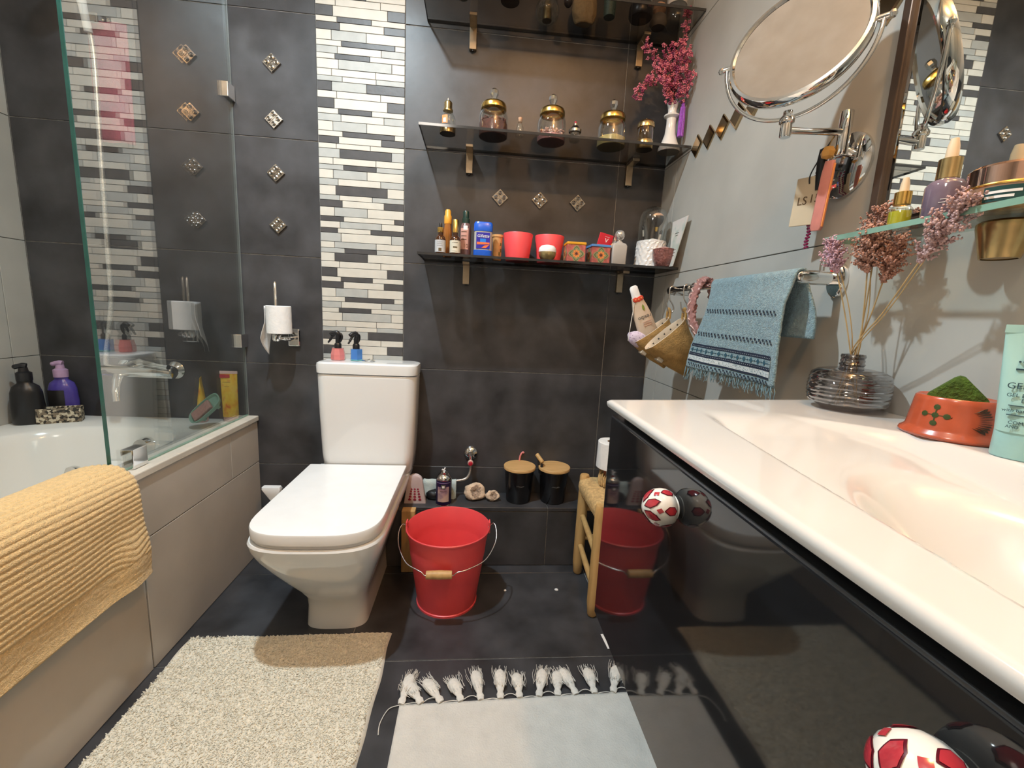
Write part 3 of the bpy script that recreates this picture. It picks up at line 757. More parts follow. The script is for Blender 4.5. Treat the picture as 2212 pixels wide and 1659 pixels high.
for k in range(26):
    a = 2*PI*k/26; z1 = 0.052 if k % 2 else 0.045
    tube('rope_knot', [(0.0355*math.cos(a), 0.0355*math.sin(a), 0.004), (0.0375*math.cos(a+0.06), 0.0375*math.sin(a+0.06), 0.022), (0.0365*math.cos(a-0.05), 0.0365*math.sin(a-0.05), 0.036), (0.0355*math.cos(a+0.04), 0.0355*math.sin(a+0.04), z1)], [0.0042, 0.0046, 0.0036, 0.0022], m_straw, jar, 6)
def paper_roll(loc, label, h=0.096, r=0.051, rc=0.019, rot=(0, 0, 0)):
    p = thing('toilet_roll', label, 'toilet roll', loc, rot)
    lathe('paper', [(rc, 0), (r-0.002, 0), (r, 0.002), (r, h-0.002), (r-0.002, h), (rc, h), (rc, 0)], m_paper, p, 40, wob=lambda a, z: 1+0.012*math.sin(a*5+z*30))
    lathe('cardboard_core', [(rc, 0.001), (rc-0.0014, 0.001), (rc-0.0014, h-0.001), (rc, h-0.001)], m_card, p, 24)
    return p
paper_roll((0.500, -0.268, 0.4645), 'white toilet paper roll standing on the rope-wrapped jar')

# ------------------------------------------------------------------ things on the low ledge
ZL = 0.2465
for i, (x, y, lab, word) in enumerate(((0.198, -0.064, 'round black bin with bamboo lid, the left of two on the ledge', 'Sweet'), (0.338, -0.066, 'round black bin with bamboo lid and raised handle, nearer the stool', 'Home'))):
    b = thing('storage_bin', lab, 'bin', (x, y, ZL), group='black bins with bamboo lids')
    lathe('body', [(0, 0), (0.047, 0), (0.049, 0.002), (0.0585, 0.126), (0.0600, 0.129), (0.0585, 0.131), (0.057, 0.128), (0.046, 0.006), (0, 0.006)], m_blackm, b, 40)
    lathe('lid', [(0, 0.124), (0.056, 0.124), (0.0575, 0.133), (0.0635, 0.134), (0.0640, 0.143), (0.0625, 0.145), (0, 0.145)], m_bamboo, b, 40)
    scribble('lettering', 0.030, 0.006, mat('grey_print', (0.10, 0.09, 0.08), 0.5), b, 0.076, 0.0553, seed=i+2, r=0.0006)
    if i:
        tube('handle', cr([(-0.058, 0.006, 0.112), (-0.062, 0.012, 0.150), (-0.066, 0.020, 0.178)], 4), 0.004, m_black, b, 8)
        tube('handle', cr([(-0.052, -0.014, 0.112), (-0.054, -0.014, 0.140), (-0.052, -0.012, 0.158)], 4), 0.0055, m_black, b, 8)
        tube('wooden_grip', [(-0.070, 0.026, 0.184), (-0.069, 0.025, 0.183), (-0.051, -0.008, 0.163), (-0.050, -0.009, 0.162)], [0.006, 0.0085, 0.0085, 0.006], m_wood, b, 14)
pk = mat('pink_plastic', (0.72, 0.24, 0.24), 0.4)
ph = thing('pink_hook', 'thin curved pink plastic handle sticking up behind the left black bin', 'handle', (0.205, -0.006, ZL))
tube('shaft', cr([(0, 0, 0.0), (-0.002, 0, 0.08), (-0.002, 0, 0.150), (0.003, 0, 0.172), (0.010, 0, 0.180), (0.014, 0, 0.177)], 5), 0.0038, pk, ph, 8)

m_geo = mat('geode_crust', (0.66, 0.50, 0.36), 0.8, var=0.25, scale=40, bump=0.6, bscale=140)
m_geo2 = mat('geode_crystal', (0.34, 0.24, 0.17), 0.25, var=0.6, scale=110, bump=1.0, bscale=260)
for x, y, s, rz_, lab, sd in ((0.020, -0.066, 1.0, 0.2, 'large split geode with pale crystal hollow on the ledge', 3), (0.093, -0.078, 0.62, 1.2, 'small split geode with a glinting hollow beside the black bin', 8)):
    g = thing('geode', lab, 'geode', (x, y, ZL), (0, 0, 0), 'split geodes on the ledge')
    bm = bmesh.new(); bmesh.ops.create_icosphere(bm, subdivisions=4, radius=1)
    hol = []
    for v in bm.verts:
        n = v.co.copy(); d = 1+0.22*noise.noise(n*1.7+Vector((sd, 0, 0)))+0.08*noise.noise(n*5+Vector((0, sd, 0)))
        c = n*d; f = n.dot(Vector((0.25, -0.85, 0.46)).normalized())
        if f > 0.45:
            c *= 1-1.55*(f-0.45)-0.22*abs(noise.noise(n*7))
        v.co = Vector((c.x*0.044, c.y*0.030, c.z*0.034))*s
    zmin = min(v.co.z for v in bm.verts)
    for v in bm.verts: v.co.z = max(v.co.z-zmin-0.004*s, 0)
    bmesh.ops.recalc_face_normals(bm, faces=bm.faces)
    me = bpy.data.meshes.new('crust'); bm.to_mesh(me)
    me.materials.append(m_geo); me.materials.append(m_geo2)
    for p in me.polygons:
        n = (p.center-Vector((0, 0, 0.03*s))).normalized()
        if n.dot(Vector((0.25, -0.85, 0.46)).normalized()) > 0.55: p.material_index = 1
    bm.free(); o = new('stone', me, None, g, True); o.rotation_euler = (0, 0, 0)

can = thing('spray_can', 'dark purple air freshener can with silver shoulder on the ledge', 'spray can', (-0.099, -0.106, ZL))
m_pur = mat('purple_can_print', (0.022, 0.012, 0.055), 0.28, 0.2, var=0.3, scale=30)
lathe('body', [(0, 0.0), (0.028, 0.0), (0.0295, 0.003), (0.030, 0.006), (0.030, 0.098), (0.029, 0.102), (0, 0.102)], m_pur, can, 36)
lathe('shoulder', [(0.0298, 0.1015), (0.0298, 0.1055), (0.027, 0.112), (0.020, 0.121), (0.0155, 0.124), (0.0155, 0.129), (0.0135, 0.1305), (0.0105, 0.1285), (0, 0.1285)], m_chrome, can, 36)
lathe('rim', [(0.0302, 0.0), (0.0312, 0.002), (0.0302, 0.005)], m_chrome, can, 36)
tube('valve_stem', [(0, 0, 0.128), (0, 0, 0.138), (0.002, 0, 0.142), (0.004, 0, 0.146)], 0.0028, m_white, can, 8)
tube('valve_stem', [(0, 0, 0.137), (-0.005, -0.002, 0.138), (-0.008, -0.003, 0.140)], 0.0028, m_white, can, 8)
m_pic = mat('lavender_label', (0.50, 0.36, 0.30), 0.4)
noise_mix(m_pic, [(0.10, 0.05, 0.18), (0.55, 0.38, 0.33), (0.62, 0.46, 0.38)], 16, 0.30, 0.62)
lb = arc_patch('label', 0.0306, 0.018, 0.078, -0.75, 0.75, m_pic, can)
ring = arc_patch('badge', 0.0311, 0.071, 0.087, -0.27, 0.27, mat('green_badge', (0.10, 0.12, 0.07), 0.4), can)
arc_patch('badge_centre', 0.0315, 0.0745, 0.0835, -0.15, 0.15, m_white, can)
arc_patch('stripe', 0.0306, 0.0925, 0.0945, -1.0, 1.0, mat('lilac_print', (0.28, 0.22, 0.42), 0.4), can)
scribble('lettering', 0.026, 0.003, mat('brown_print', (0.16, 0.08, 0.05), 0.5), can, 0.062, 0.0310, seed=5)

cone = thing('cheese_shaped_dispenser', 'pale tapering plastic dispenser with rows of red dots beside the toilet', 'dispenser', (-0.209, -0.095, ZL), (0.10, 0, 0))
m_lil = mat('pale_lilac_plastic', (0.60, 0.50, 0.50), 0.4, var=0.05)
def cone_loop(z):
    t = z/0.118; hw = 0.042-0.017*t
    if t > 0.82: hw *= math.sqrt(max(0.02, 1-((t-0.82)/0.18)**2))
    return rrect(0, 0, hw, 0.014-0.005*t, 0.004 if hw > 0.005 else 0.0015, z, 3)
loft('body', [cone_loop(z) for z in (0, 0.03, 0.06, 0.09, 0.097, 0.105, 0.111, 0.115, 0.1175)], m_lil, cone)
m_dot = mat('red_dots', (0.35, 0.02, 0.05), 0.4, var=0.3, scale=200)
for r in range(5):
    z = 0.018+r*0.0125-0.0004*r*r; sc = 1-0.10*r
    for c in (-1, 0, 1):
        x = c*0.0195*(1-0.095*r); yy = -(0.014-0.005*z/0.118)-0.0003
        tri = [(0.0065*sc*math.cos(a), 0, 0.0062*sc*math.sin(a)) for a in [PI/2+k*2*PI/3+d for k in range(3) for d in (-0.35, 0.35)]]
        V = [(p[0], 0, p[2]) for p in tri]+[(p[0]*0.8, -0.0012, p[2]*0.8) for p in tri]
        Fc = [tuple(range(6)), tuple(range(6, 12))]+[(k, (k+1) % 6, 6+(k+1) % 6, 6+k) for k in range(6)]
        fromdata('red_mark', V, Fc, m_dot, cone, False, (x, yy, z))

wb = thing('wooden_block', 'upright pale wood offcut between the toilet and the red bucket', 'wood block', (-0.222, -0.166, 0))
box('plank', -0.026, 0.024, -0.014, 0.022, 0.0, 0.249, m_wood, wb, 0.003)
box('cleat', -0.022, 0.020, -0.018, -0.014, 0.19, 0.215, m_wood, wb, 0.001)

# angle valve, hose, cloth over the hose
vl = thing('angle_valve', 'chrome wall valve with red cap above the ledge', 'valve', (0.001, 0, 0.418))
lathe('rosette', [(0.029, 0.0), (0.029, 0.003), (0.024, 0.010), (0.012, 0.015), (0.010, 0.030), (0, 0.031)], m_chrome, vl, 30, (0, 0, 0), (PI/2, 0, 0))
tube('valve_body', [(0, -0.026, 0.012), (0, -0.026, -0.020), (0, -0.026, -0.034)], [0.0085, 0.0095, 0.0085], m_chrome, vl, 14)
lathe('red_cap', [(0.0118, 0.0), (0.0118, 0.008), (0.010, 0.011), (0, 0.0115)], mat('pale_pink_cap', (0.62, 0.40, 0.36), 0.3), vl, 20, (0, -0.034, -0.030), (PI/2, 0, 0))
lathe('red_cap', [(0.0088, 0.0), (0.0088, 0.003), (0.006, 0.005), (0, 0.005)], mat('red_plastic', (0.50, 0.015, 0.04), 0.3), vl, 20, (0, -0.0455, -0.030), (PI/2, 0, 0))
m_hose = mat('braided_hose', (0.55, 0.52, 0.48), 0.4, 0.8, var=0.3, scale=400)
tube('hose', cr([(0, -0.026, -0.034), (0.001, -0.028, -0.055), (-0.004, -0.032, -0.080), (-0.020, -0.038, -0.098), (-0.060, -0.044, -0.104), (-0.14, -0.046, -0.106), (-0.235, -0.048, -0.100)], 6), 0.0052, m_hose, vl, 10)
m_cloth = mat('pale_blue_cloth', (0.47, 0.56, 0.55), 0.95, var=0.08, scale=60, bump=0.4, bscale=300)
cl = thing('cleaning_cloth', 'pale blue cloth draped over the toilet water hose', 'cloth', (-0.115, -0.048, 0.314))
V = []; Fc = []; nx, ny = 26, 26
for i in range(nx+1):
    for j in range(ny+1):
        u, v = i/nx, j/ny; s = (v-0.5)*2
        x = -0.068+0.130*u+0.006*s*(1-u); d = abs(s)
        y = (-0.0075-0.010*d if s < 0 else 0.0075+0.006*d)*min(1, d*6)+0.006*noise.noise(Vector((u*7, v*4, 0)))*d
        z = 0.0075-(d**1.05)*(0.072 if s < 0 else 0.05)*(1+0.25*noise.noise(Vector((u*3, 0, 7)))-0.35*smooth((u-0.6)/0.4)*0)+0.004*noise.noise(Vector((u*9, v*3, 3)))
        V.append((x, y, z))
for i in range(nx):
    for j in range(ny): a = i*(ny+1)+j; Fc.append((a, a+ny+1, a+ny+2, a+1))
o = fromdata('cloth', V, Fc, m_cloth, cl, True); sm = o.modifiers.new('thickness', 'SOLIDIFY'); sm.thickness = 0.002
bp2 = blob('black_pouch', 0.030, m_black, None, (-0.135, -0.062, ZL+0.018), None, 3, 0.2, 2, 5, (1.25, 0.8, 0.75), -0.018)
tag(bp2, 'small black rubber pouch under the pale blue cloth on the ledge', 'pouch')

# toilet brush behind the toilet
tb = thing('toilet_brush', 'toilet brush with white angular handle in a dark holder behind the toilet', 'toilet brush', (-0.738, -0.085, 0))
lathe('holder', [(0, 0), (0.042, 0), (0.044, 0.003), (0.036, 0.15), (0.030, 0.205), (0.022, 0.215), (0, 0.215)], mat('dark_violet_plastic', (0.018, 0.008, 0.035), 0.3), tb, 28)
loft('handle', [rrect(0, 0, 0.010, 0.009, 0.004, 0.214, 3), rrect(0.0, 0, 0.013, 0.010, 0.004, 0.245, 3), rrect(-0.004, 0, 0.024, 0.013, 0.005, 0.268, 3), rrect(-0.008, 0, 0.034, 0.014, 0.005, 0.290, 3), rrect(-0.010, 0, 0.032, 0.012, 0.005, 0.298, 3)], m_plw, tb)

# specks of paper on the floor
for x, y, r, lab in ((0.329, -0.294, 0.007, 'tiny white paper crumb on the floor near the stool'), (0.141, -0.294, 0.005, 'tiny white crumb at the edge of the bucket shadow')):
    tag(blob('crumb', r, m_paper, None, (x, y, r*0.35), None, 2, 0.3, 2, x*10, (1, 1, 0.5), -r*0.35), lab, 'crumb')

ps = thing('paper_scrap', 'narrow white paper scrap on the floor at the foot of the vanity reflection', 'paper scrap', (0.436, -0.545, 0.0))
box('strip', -0.004, 0.004, -0.030, 0.030, 0.0002, 0.0012, m_paper, ps, 0.0, 1, None, (0, 0, 0.08))

# ------------------------------------------------------------------ paper holder on the back wall
hp = thing('roll_holder', 'chrome wall holder with upright rod for toilet paper', 'holder', (-0.712, 0, 0.83))
box('wall_plate', 0.012, 0.056, -0.012, 0.0, -0.004, 0.064, m_chrome, hp, 0.006, 3)
tube('arm', cr([(0.034, -0.008, 0.030), (0.034, -0.05, 0.028), (0.018, -0.068, 0.030), (0.0, -0.070, 0.034)], 5), 0.0085, m_chrome, hp, 12)
lathe('cup', [(0, 0.020), (0.012, 0.020), (0.016, 0.026), (0.016, 0.042), (0.012, 0.046), (0, 0.046)], m_chrome, hp, 24, (0, -0.070, 0))
tube('rod', [(0, -0.070, 0.034), (0, -0.070, 0.225), (0, -0.070, 0.231)], [0.0055, 0.0055, 0.002], m_chrome, hp, 12)
rl = paper_roll((-0.703, -0.070, 0.8775), 'white toilet paper roll on the chrome wall rod with a loose sheet', 0.099, 0.0415, 0.017)
V = []; Fc = []
for i in range(13):
    u = i/12; a = PI*0.82+u*0.95
    for j in range(13):
        v = j/12; z = 0.097-v*(0.115+0.042*(1-u)) if True else 0
        sp_ = 0.012*max(0, v-0.35)*u
        r = 0.0423+0.001*u+0.02*max(0, v-0.5)*0.6
        V.append((r*math.cos(a)-0.010*smooth((v-0.4)/0.6), r*math.sin(a)-0.006*u, z+(0.055*u if v > 0.999 else 0)*0-0.02*v*(1-u)))
for i in range(12):
    for j in range(12): q = i*13+j; Fc.append((q, q+1, q+14, q+13))
o = fromdata('loose_sheet', V, Fc, m_paper, rl, True); sm = o.modifiers.new('thickness', 'SOLIDIFY'); sm.thickness = 0.0007

# ------------------------------------------------------------------ sprayers on the cistern
def sprayer(x, y, lab, colb, colliq, facet, rot):
    s = thing('spray_bottle', lab, 'spray bottle', (x, y, 0.7905), (0, 0, rot), 'small trigger sprayers on the cistern')
    mb = mat('spray_glass_'+('pink' if facet else 'blue'), colb, 0.12, var=0.05, coat=0.5)
    if facet: lathe('bottle', [(0, 0), (0.023, 0), (0.0255, 0.003), (0.0255, 0.020), (0.021, 0.040), (0.0215, 0.0435), (0.012, 0.0435), (0, 0.0435)], mb, s, 8, None, (0, 0, PI/8), False)
    else: lathe('bottle', [(0, 0), (0.0215, 0), (0.0225, 0.003), (0.0225, 0.0425), (0.012, 0.0435), (0, 0.0435)], mb, s, 6, None, None, False)
    if not facet:
        lathe('tinted_base', [(0.0228, 0.0005), (0.0235, 0.002), (0.0228, 0.005)], mat('sea_green_glass', (0.15, 0.40, 0.40), 0.1), s, 6, None, None, False)
    lathe('collar', [(0, 0.0425), (0.0125, 0.0435), (0.0125, 0.057), (0.010, 0.062), (0, 0.062)], m_black, s, 20)
    hd = tube('spray_head', cr([(0.0, 0.0, 0.058), (0.0, 0.0, 0.075), (0.002, 0, 0.090), (-0.004, 0, 0.099), (-0.018, 0, 0.097), (-0.026, 0, 0.092)], 4), [0.0085]*9+[0.0095]*4+[0.008]*4+[0.007]*4, m_black, s, 12)
    tube('trigger', cr([(-0.012, 0, 0.093), (-0.020, 0, 0.083), (-0.028, 0, 0.070), (-0.034, 0, 0.062)], 4), [0.005]*4+[0.0045]*4+[0.0035]*4+[0.002], m_black, s, 8)
    tube('head_back', cr([(0.0, 0, 0.098), (0.012, 0, 0.093), (0.013, 0, 0.078), (0.006, 0, 0.066)], 4), 0.0045, m_black, s, 8)
    return s
sprayer(-0.498, -0.072, 'pink faceted glass sprayer with black trigger on the cistern', (0.62, 0.20, 0.19), None, True, 0.1)
sprayer(-0.432, -0.075, 'blue glass sprayer with black trigger on the cistern', (0.06, 0.20, 0.55), None, False, 0.9)

# ------------------------------------------------------------------ bath mixer, hose, hand shower, pink towel behind the screen
mx = thing('bath_mixer', 'chrome bath mixer tap with shower hose on the dark wall behind the screen', 'tap', (-1.185, 0, 0.70))
for x in (-0.10, 0.075): lathe('wall_rose', [(0.033, 0), (0.033, 0.006), (0.022, 0.016), (0.014, 0.020), (0.014, 0.05)], m_chrome, mx, 26, (x, 0, 0.02), (PI/2, 0, 0))
tube('mixer_body', [(-0.135, -0.062, 0.020), (-0.13, -0.062, 0.020), (0.105, -0.062, 0.020), (0.11, -0.062, 0.020)], [0.018, 0.024, 0.024, 0.018], m_chrome, mx, 20)
tube('lever', cr([(-0.03, -0.064, 0.045), (0.02, -0.085, 0.056), (0.075, -0.105, 0.052), (0.125, -0.115, 0.046)], 5), [0.017]*6+[0.011]*5+[0.009]*5, m_chrome, mx, 12)
tube('spout', cr([(-0.075, -0.068, 0.008), (-0.062, -0.095, -0.018), (-0.050, -0.118, -0.048), (-0.044, -0.126, -0.078)], 5), [0.016]*6+[0.014]*5+[0.012]*5, m_chrome, mx, 14)
m_steel = mat('steel_hose', (0.75, 0.75, 0.74), 0.3, 0.9, var=0.3, scale=300)
tube('shower_hose', cr([(-0.118, -0.065, 0.030), (-0.112, -0.060, 0.10), (-0.090, -0.05, 0.26), (-0.084, -0.05, 0.42), (-0.079, -0.05, 0.60), (-0.072, -0.05, 0.83), (-0.062, -0.055, 1.05), (-0.06, -0.075, 1.16)], 12), 0.0075, m_steel, mx, 10)
box('wall_bracket', -0.075, -0.045, -0.05, 0.0, 1.14, 1.17, m_chrome, mx, 0.004)
tube('hand_shower', cr([(-0.06, -0.070, 1.10), (-0.06, -0.085, 1.18), (-0.06, -0.110, 1.27)], 5), [0.011]*5+[0.013]*6, m_plw, mx, 14)
lathe('shower_face', [(0, 0), (0.040, 0.002), (0.045, 0.010), (0.030, 0.026), (0, 0.030)], m_chrome, mx, 28, (-0.06, -0.14, 1.26), (0.9, 0, 0))
pt = thing('pink_washcloth', 'rose pink washcloth hanging on the dark wall behind the glass', 'towel', (-1.222, -0.012, 1.86))
m_pink = mat('rose_terry', (0.42, 0.07, 0.12), 0.95, var=0.12, scale=90, bump=0.5, bscale=300)
V = []; Fc = []
for i in range(17):
    for j in range(21):
        u, v = i/16, j/20
        V.append((-0.062+0.118*u-0.006*v, -0.004+0.005*math.sin(u*9)*v, -0.365*v+0.002*math.sin(u*11)))
for i in range(16):
    for j in range(20): q = i*21+j; Fc.append((q, q+1, q+22, q+21))
o = fromdata('cloth', V, Fc, m_pink, pt, True); sm = o.modifiers.new('thickness', 'SOLIDIFY'); sm.thickness = 0.006
lathe('wall_hook', [(0.010, 0), (0.010, 0.004), (0.005, 0.008), (0.005, 0.016), (0, 0.018)], m_chrome, pt, 16, (0, 0.0115, 0.008), (PI/2, 0, 0))

# ------------------------------------------------------------------ bottles on the bath rim
ZB = BR_+0.0012
def pump_bottle(x, y, lab, m, mh, r, h, rot, hz):
    b = thing('pump_bottle', lab, 'bottle', (x, y, ZB), (0, 0, rot), 'pump bottles on the bath rim')
    lathe('body', [(0, 0), (r*0.92, 0), (r, 0.004), (r*1.02, h*0.4), (r*0.95, h*0.72), (r*0.8, h*0.86), (r*0.46, h*0.94), (0.46*r, h), (0, h)], m, b, 30, sx=1.15, sy=0.8)
    lathe('collar', [(0, h), (r*0.56, h), (r*0.56, h+0.026), (r*0.35, h+0.031), (r*0.30, h+0.044), (0, h+0.044)], mh, b, 24)
    tube('nozzle', cr([(0.008, 0, h+0.048), (-0.006, 0, h+0.050), (-0.024, 0, h+0.044)], 4), [0.010]*4+[0.008]*4+[0.004], mh, b, 12)
    return b
pump_bottle(-1.512, -0.128, 'black pump bottle at the corner of the bath rim', m_black, m_black, 0.036, 0.150, 0.5, 0)
b2 = pump_bottle(-1.475, -0.040, 'violet pump bottle with lilac head behind the pebbled box', mat('violet_bottle', (0.075, 0.055, 0.30), 0.2, var=0.15), mat('lilac_cap', (0.42, 0.28, 0.44), 0.35), 0.036, 0.150, 0.3, 0)
arc_patch('label', 0.0385, 0.030, 0.105, -0.9, 0.35, mat('dark_label', (0.02, 0.018, 0.018), 0.4), b2, sx=1.15, sy=0.8)
sb = thing('pebble_box', 'small rectangular box covered in black and cream pebbles on the bath rim', 'box', (-1.440, -0.098, ZB), (0, 0, 0.50))
m_peb = mat('pebble_mosaic', (0.4, 0.35, 0.25), 0.4, bump=0.5, bscale=200)
noise_mix(m_peb, [(0.48, 0.42, 0.30), (0.03, 0.026, 0.02), (0.20, 0.16, 0.11), (0.60, 0.55, 0.42), (0.04, 0.035, 0.03)], 150, 0.0, 0.85, kind='cells')
for x0, x1, y0, y1 in ((-0.056, 0.056, -0.022, -0.017), (-0.056, 0.056, 0.017, 0.022), (-0.056, -0.051, -0.017, 0.017), (0.051, 0.056, -0.017, 0.017)):
    box('side', x0, x1, y0, y1, 0, 0.052, m_peb, sb, 0.001)
box('base', -0.051, 0.051, -0.017, 0.017, 0, 0.004, m_peb, sb)

def squeeze_tube(name, lab, loc, rot, w, h, m, mcap, group=None, d=0.018, caph=0.018, capw=0.85, lo=0.90):
    t = thing(name, lab, 'tube', loc, rot, group)
    lp = []
    for k in range(12):
        u = k/11; z = caph+(h-caph)*u; hw = w/2*(lo+(1-lo)*u); hd = max(0.0012, d*(1-u**1.4))
        n = 24; L_ = []
        for q in range(n):
            a = 2*PI*q/n; c, s = math.cos(a), math.sin(a)
            L_.append((hw*math.copysign(abs(c)**0.75, c), hd*math.copysign(abs(s)**0.9, s), z))
        lp.append(L_)
    loft('body', lp, m, t, ang=70)
    lathe('cap', [(0, 0), (w/2*capw*0.96, 0), (w/2*capw, 0.002), (w/2*capw, caph+0.0005), (0, caph+0.0005)], mcap, t, 30, sx=1.0, sy=d/(w/2)*1.02/capw*0.95)
    return t
m_ctr = mat('citrus_print', (0.75, 0.45, 0.05), 0.35)
noise_mix(m_ctr, [(0.70, 0.10, 0.02), (0.85, 0.50, 0.03), (0.85, 0.62, 0.08), (0.75, 0.18, 0.05)], 38, 0.3, 0.7, (1, 1, 0.6))
m_cpk = mat('pale_pink_cap2', (0.70, 0.42, 0.38), 0.4)
tA = squeeze_tube('cosmetic_tube', 'citrus coloured tube standing upright beside the screen on the bath rim', (-0.908, -0.030, ZB), (0, 0, 0.12), 0.058, 0.190, m_ctr, m_cpk, 'citrus tubes on the bath rim')
box('label', -0.021, 0.011, -0.0105, -0.0095, 0.062, 0.160, m_white, tA, 0, 1, None, (-0.05, 0, 0))
box('band', -0.0285, 0.004, -0.0055, -0.0035, 0.165, 0.178, mat('crimson_print', (0.55, 0.03, 0.05), 0.4), tA)
box('crimp', -0.0295, 0.0295, -0.0022, 0.0022, 0.180, 0.1905, mat('pale_pink_crimp', (0.80, 0.58, 0.56), 0.4), tA)
scribble('lettering', 0.024, 0.0025, m_ink, tA, 0.150, None, -0.0125, -0.005, 3); scribble('lettering', 0.016, 0.0012, m_ink, tA, 0.134, None, -0.0133, -0.004, 8)
squeeze_tube('cosmetic_tube', 'citrus coloured tube seen from its thin side beside the soap dish', (-1.000, -0.045, ZB), (0, 0, 2.0), 0.056, 0.165, m_ctr, m_cpk, 'citrus tubes on the bath rim')
Ld = Vector((0.68, 0.22, 0.70)).normalized(); Nd = Vector((-0.30, -0.72, 0.60)); Nd = (Nd-Ld*Nd.dot(Ld)).normalized(); Wd = Nd.cross(Ld)
MD = qmat(Ld, Wd, Nd, (-0.925, -0.118, ZB+0.056))
sd = thing('soap_dish', 'sea green soap dish propped against the citrus tubes on the bath rim', 'soap dish')
sd.matrix_world = MD
m_sea = mat('sea_green_ceramic', (0.24, 0.43, 0.35), 0.25, var=0.06)
lp = []
for z, s in ((0.0, 0.80), (0.006, 0.92), (0.016, 1.0), (0.018, 1.0), (0.018, 0.94), (0.009, 0.86), (0.007, 0.6)):
    lp.append([(0.062*s*math.copysign(abs(math.cos(a))**0.6, math.cos(a)), 0.034*s*math.copysign(abs(math.sin(a))**0.7, math.sin(a)), z+0.014) for a in [2*PI*k/32 for k in range(32)]])
loft('dish', lp, m_sea, sd)
for x in (-0.03, 0.03): box('foot', x-0.006, x+0.006, -0.02, 0.02, 0.002, 0.016, m_sea, sd, 0.002)
so = box('soap_bar', -0.040, 0.032, -0.022, 0.022, 0.0, 0.014, mat('pink_soap', (0.40, 0.22, 0.19), 0.6, var=0.15, scale=160, bump=0.4), None, 0.005, 3)
so.matrix_world = MD @ Matrix.Translation((-0.008, 0, 0.0215))
tag(so, 'dusty pink soap bar lying in the green dish', 'soap')

# ------------------------------------------------------------------ smoked glass shelves
SHZ = (1.973, 1.565, 1.169)
LAB = ('highest smoked glass shelf, holding keepsakes', 'smoked glass shelf holding the gold-lidded jars', 'smoked glass shelf holding the red pots and toiletries')
for zs, lb_ in zip(SHZ, LAB):
    s = thing('glass_shelf', lb_, 'shelf', (0.25, -0.1, zs), group='smoked glass wall shelves')
    z1 = 0.008
    box('pane', -0.447, 0.4525, -0.10, 0.0965, 0.0, z1, g_smoke, s)
    for x0, x1, y0, y1 in ((-0.447, 0.4525, -0.102, -0.10), (-0.449, -0.447, -0.102, 0.0985), (-0.447, 0.4525, 0.0965, 0.0985)):
        box('polished_edge', x0, x1, y0, y1, 0.0, 0.008, g_shelfedge, s)
    for bxx in (-0.290, 0.310):
        b = box('bracket', bxx-0.0125, bxx+0.0125, 0.084, 0.0995, -0.078, 0.002, m_bronze, s, 0.0015)
        box('bracket_arm', bxx-0.0125, bxx+0.0125, 0.020, 0.084, -0.010, -0.001, m_bronze, b, 0.001)
        lathe('screw', [(0.005, 0), (0.005, 0.003), (0, 0.004)], m_black, b, 10, (bxx, 0.092, -0.0785), (PI, 0, 0))

Z2 = SHZ[1]+0.0082
pf = thing('perfume_bottle', 'small clear perfume bottle with orange tag and gold cap on the jar shelf', 'bottle', (-0.113, -0.122, Z2))
lathe('base', [(0, 0), (0.0262, 0), (0.0262, 0.020), (0.0245, 0.022), (0, 0.022)], m_brass, pf, 28)
lathe('glass', [(0.0245, 0.021), (0.0252, 0.024), (0.0252, 0.048), (0.018, 0.062), (0.012, 0.068), (0.012, 0.072)], g_clear, pf, 28)
lathe('cap', [(0, 0.070), (0.0165, 0.070), (0.0165, 0.074), (0.0135, 0.078), (0.0135, 0.096), (0.011, 0.100), (0.003, 0.103), (0.002, 0.110), (0, 0.111)], m_brass, pf, 24)
arc_patch('tag', 0.0258, 0.026, 0.050, -0.75, 0.02, mat('orange_print', (0.80, 0.30, 0.10), 0.5), pf)
arc_patch('tag_window', 0.0262, 0.028, 0.041, -0.55, -0.2, m_white, pf)
def canister(x, y, lab, mfill, hfill, extra=None):
    j = thing('glass_canister', lab, 'jar', (x, y, Z2), group='glass jars with gold lids and crystal knobs')
    lathe('glass', [(0, 0.001), (0.046, 0.001), (0.049, 0.004), (0.0495, 0.060), (0.046, 0.074), (0.040, 0.082), (0.0385, 0.086), (0.0385, 0.094)], g_clear, j, 40)
    lathe('lid', [(0.036, 0.088), (0.0425, 0.088), (0.0425, 0.099), (0.039, 0.106), (0.030, 0.111), (0.012, 0.114), (0, 0.1145)], m_gold, j, 40)
    lathe('crystal_knob', [(0, 0.1135), (0.008, 0.1135), (0.007, 0.120), (0.009, 0.126), (0.0145, 0.136), (0.0135, 0.147), (0.007, 0.153), (0, 0.154)], glass('crystal', (0.88, 0.89, 0.87), 0.42, 0.95), j, 8, smooth=False)
    lathe('contents', [(0, 0.003), (0.0465, 0.003), (0.0472, 0.008), (0.0472, hfill-0.004), (0.040, hfill), (0.02, hfill+0.004), (0, hfill+0.002)], mfill, j, 36, wob=(lambda a, z: 1+0.02*math.sin(a*7)) if z_ok else None)
    if extra: extra(j)
    return j
z_ok = True
m_salt = mat('red_clay_salts', (0.11, 0.030, 0.020), 0.9, var=0.35, scale=120, bump=0.6, bscale=200)
m_shell = mat('pink_petals', (0.56, 0.33, 0.26), 0.8, var=0.3, scale=120)
m_psalt = mat('pink_salt', (0.52, 0.24, 0.24), 0.9, var=0.2, scale=200, bump=0.5, bscale=300)
m_ysalt = mat('yellow_salt', (0.52, 0.42, 0.17), 0.9, var=0.12, scale=120, bump=0.4, bscale=300)
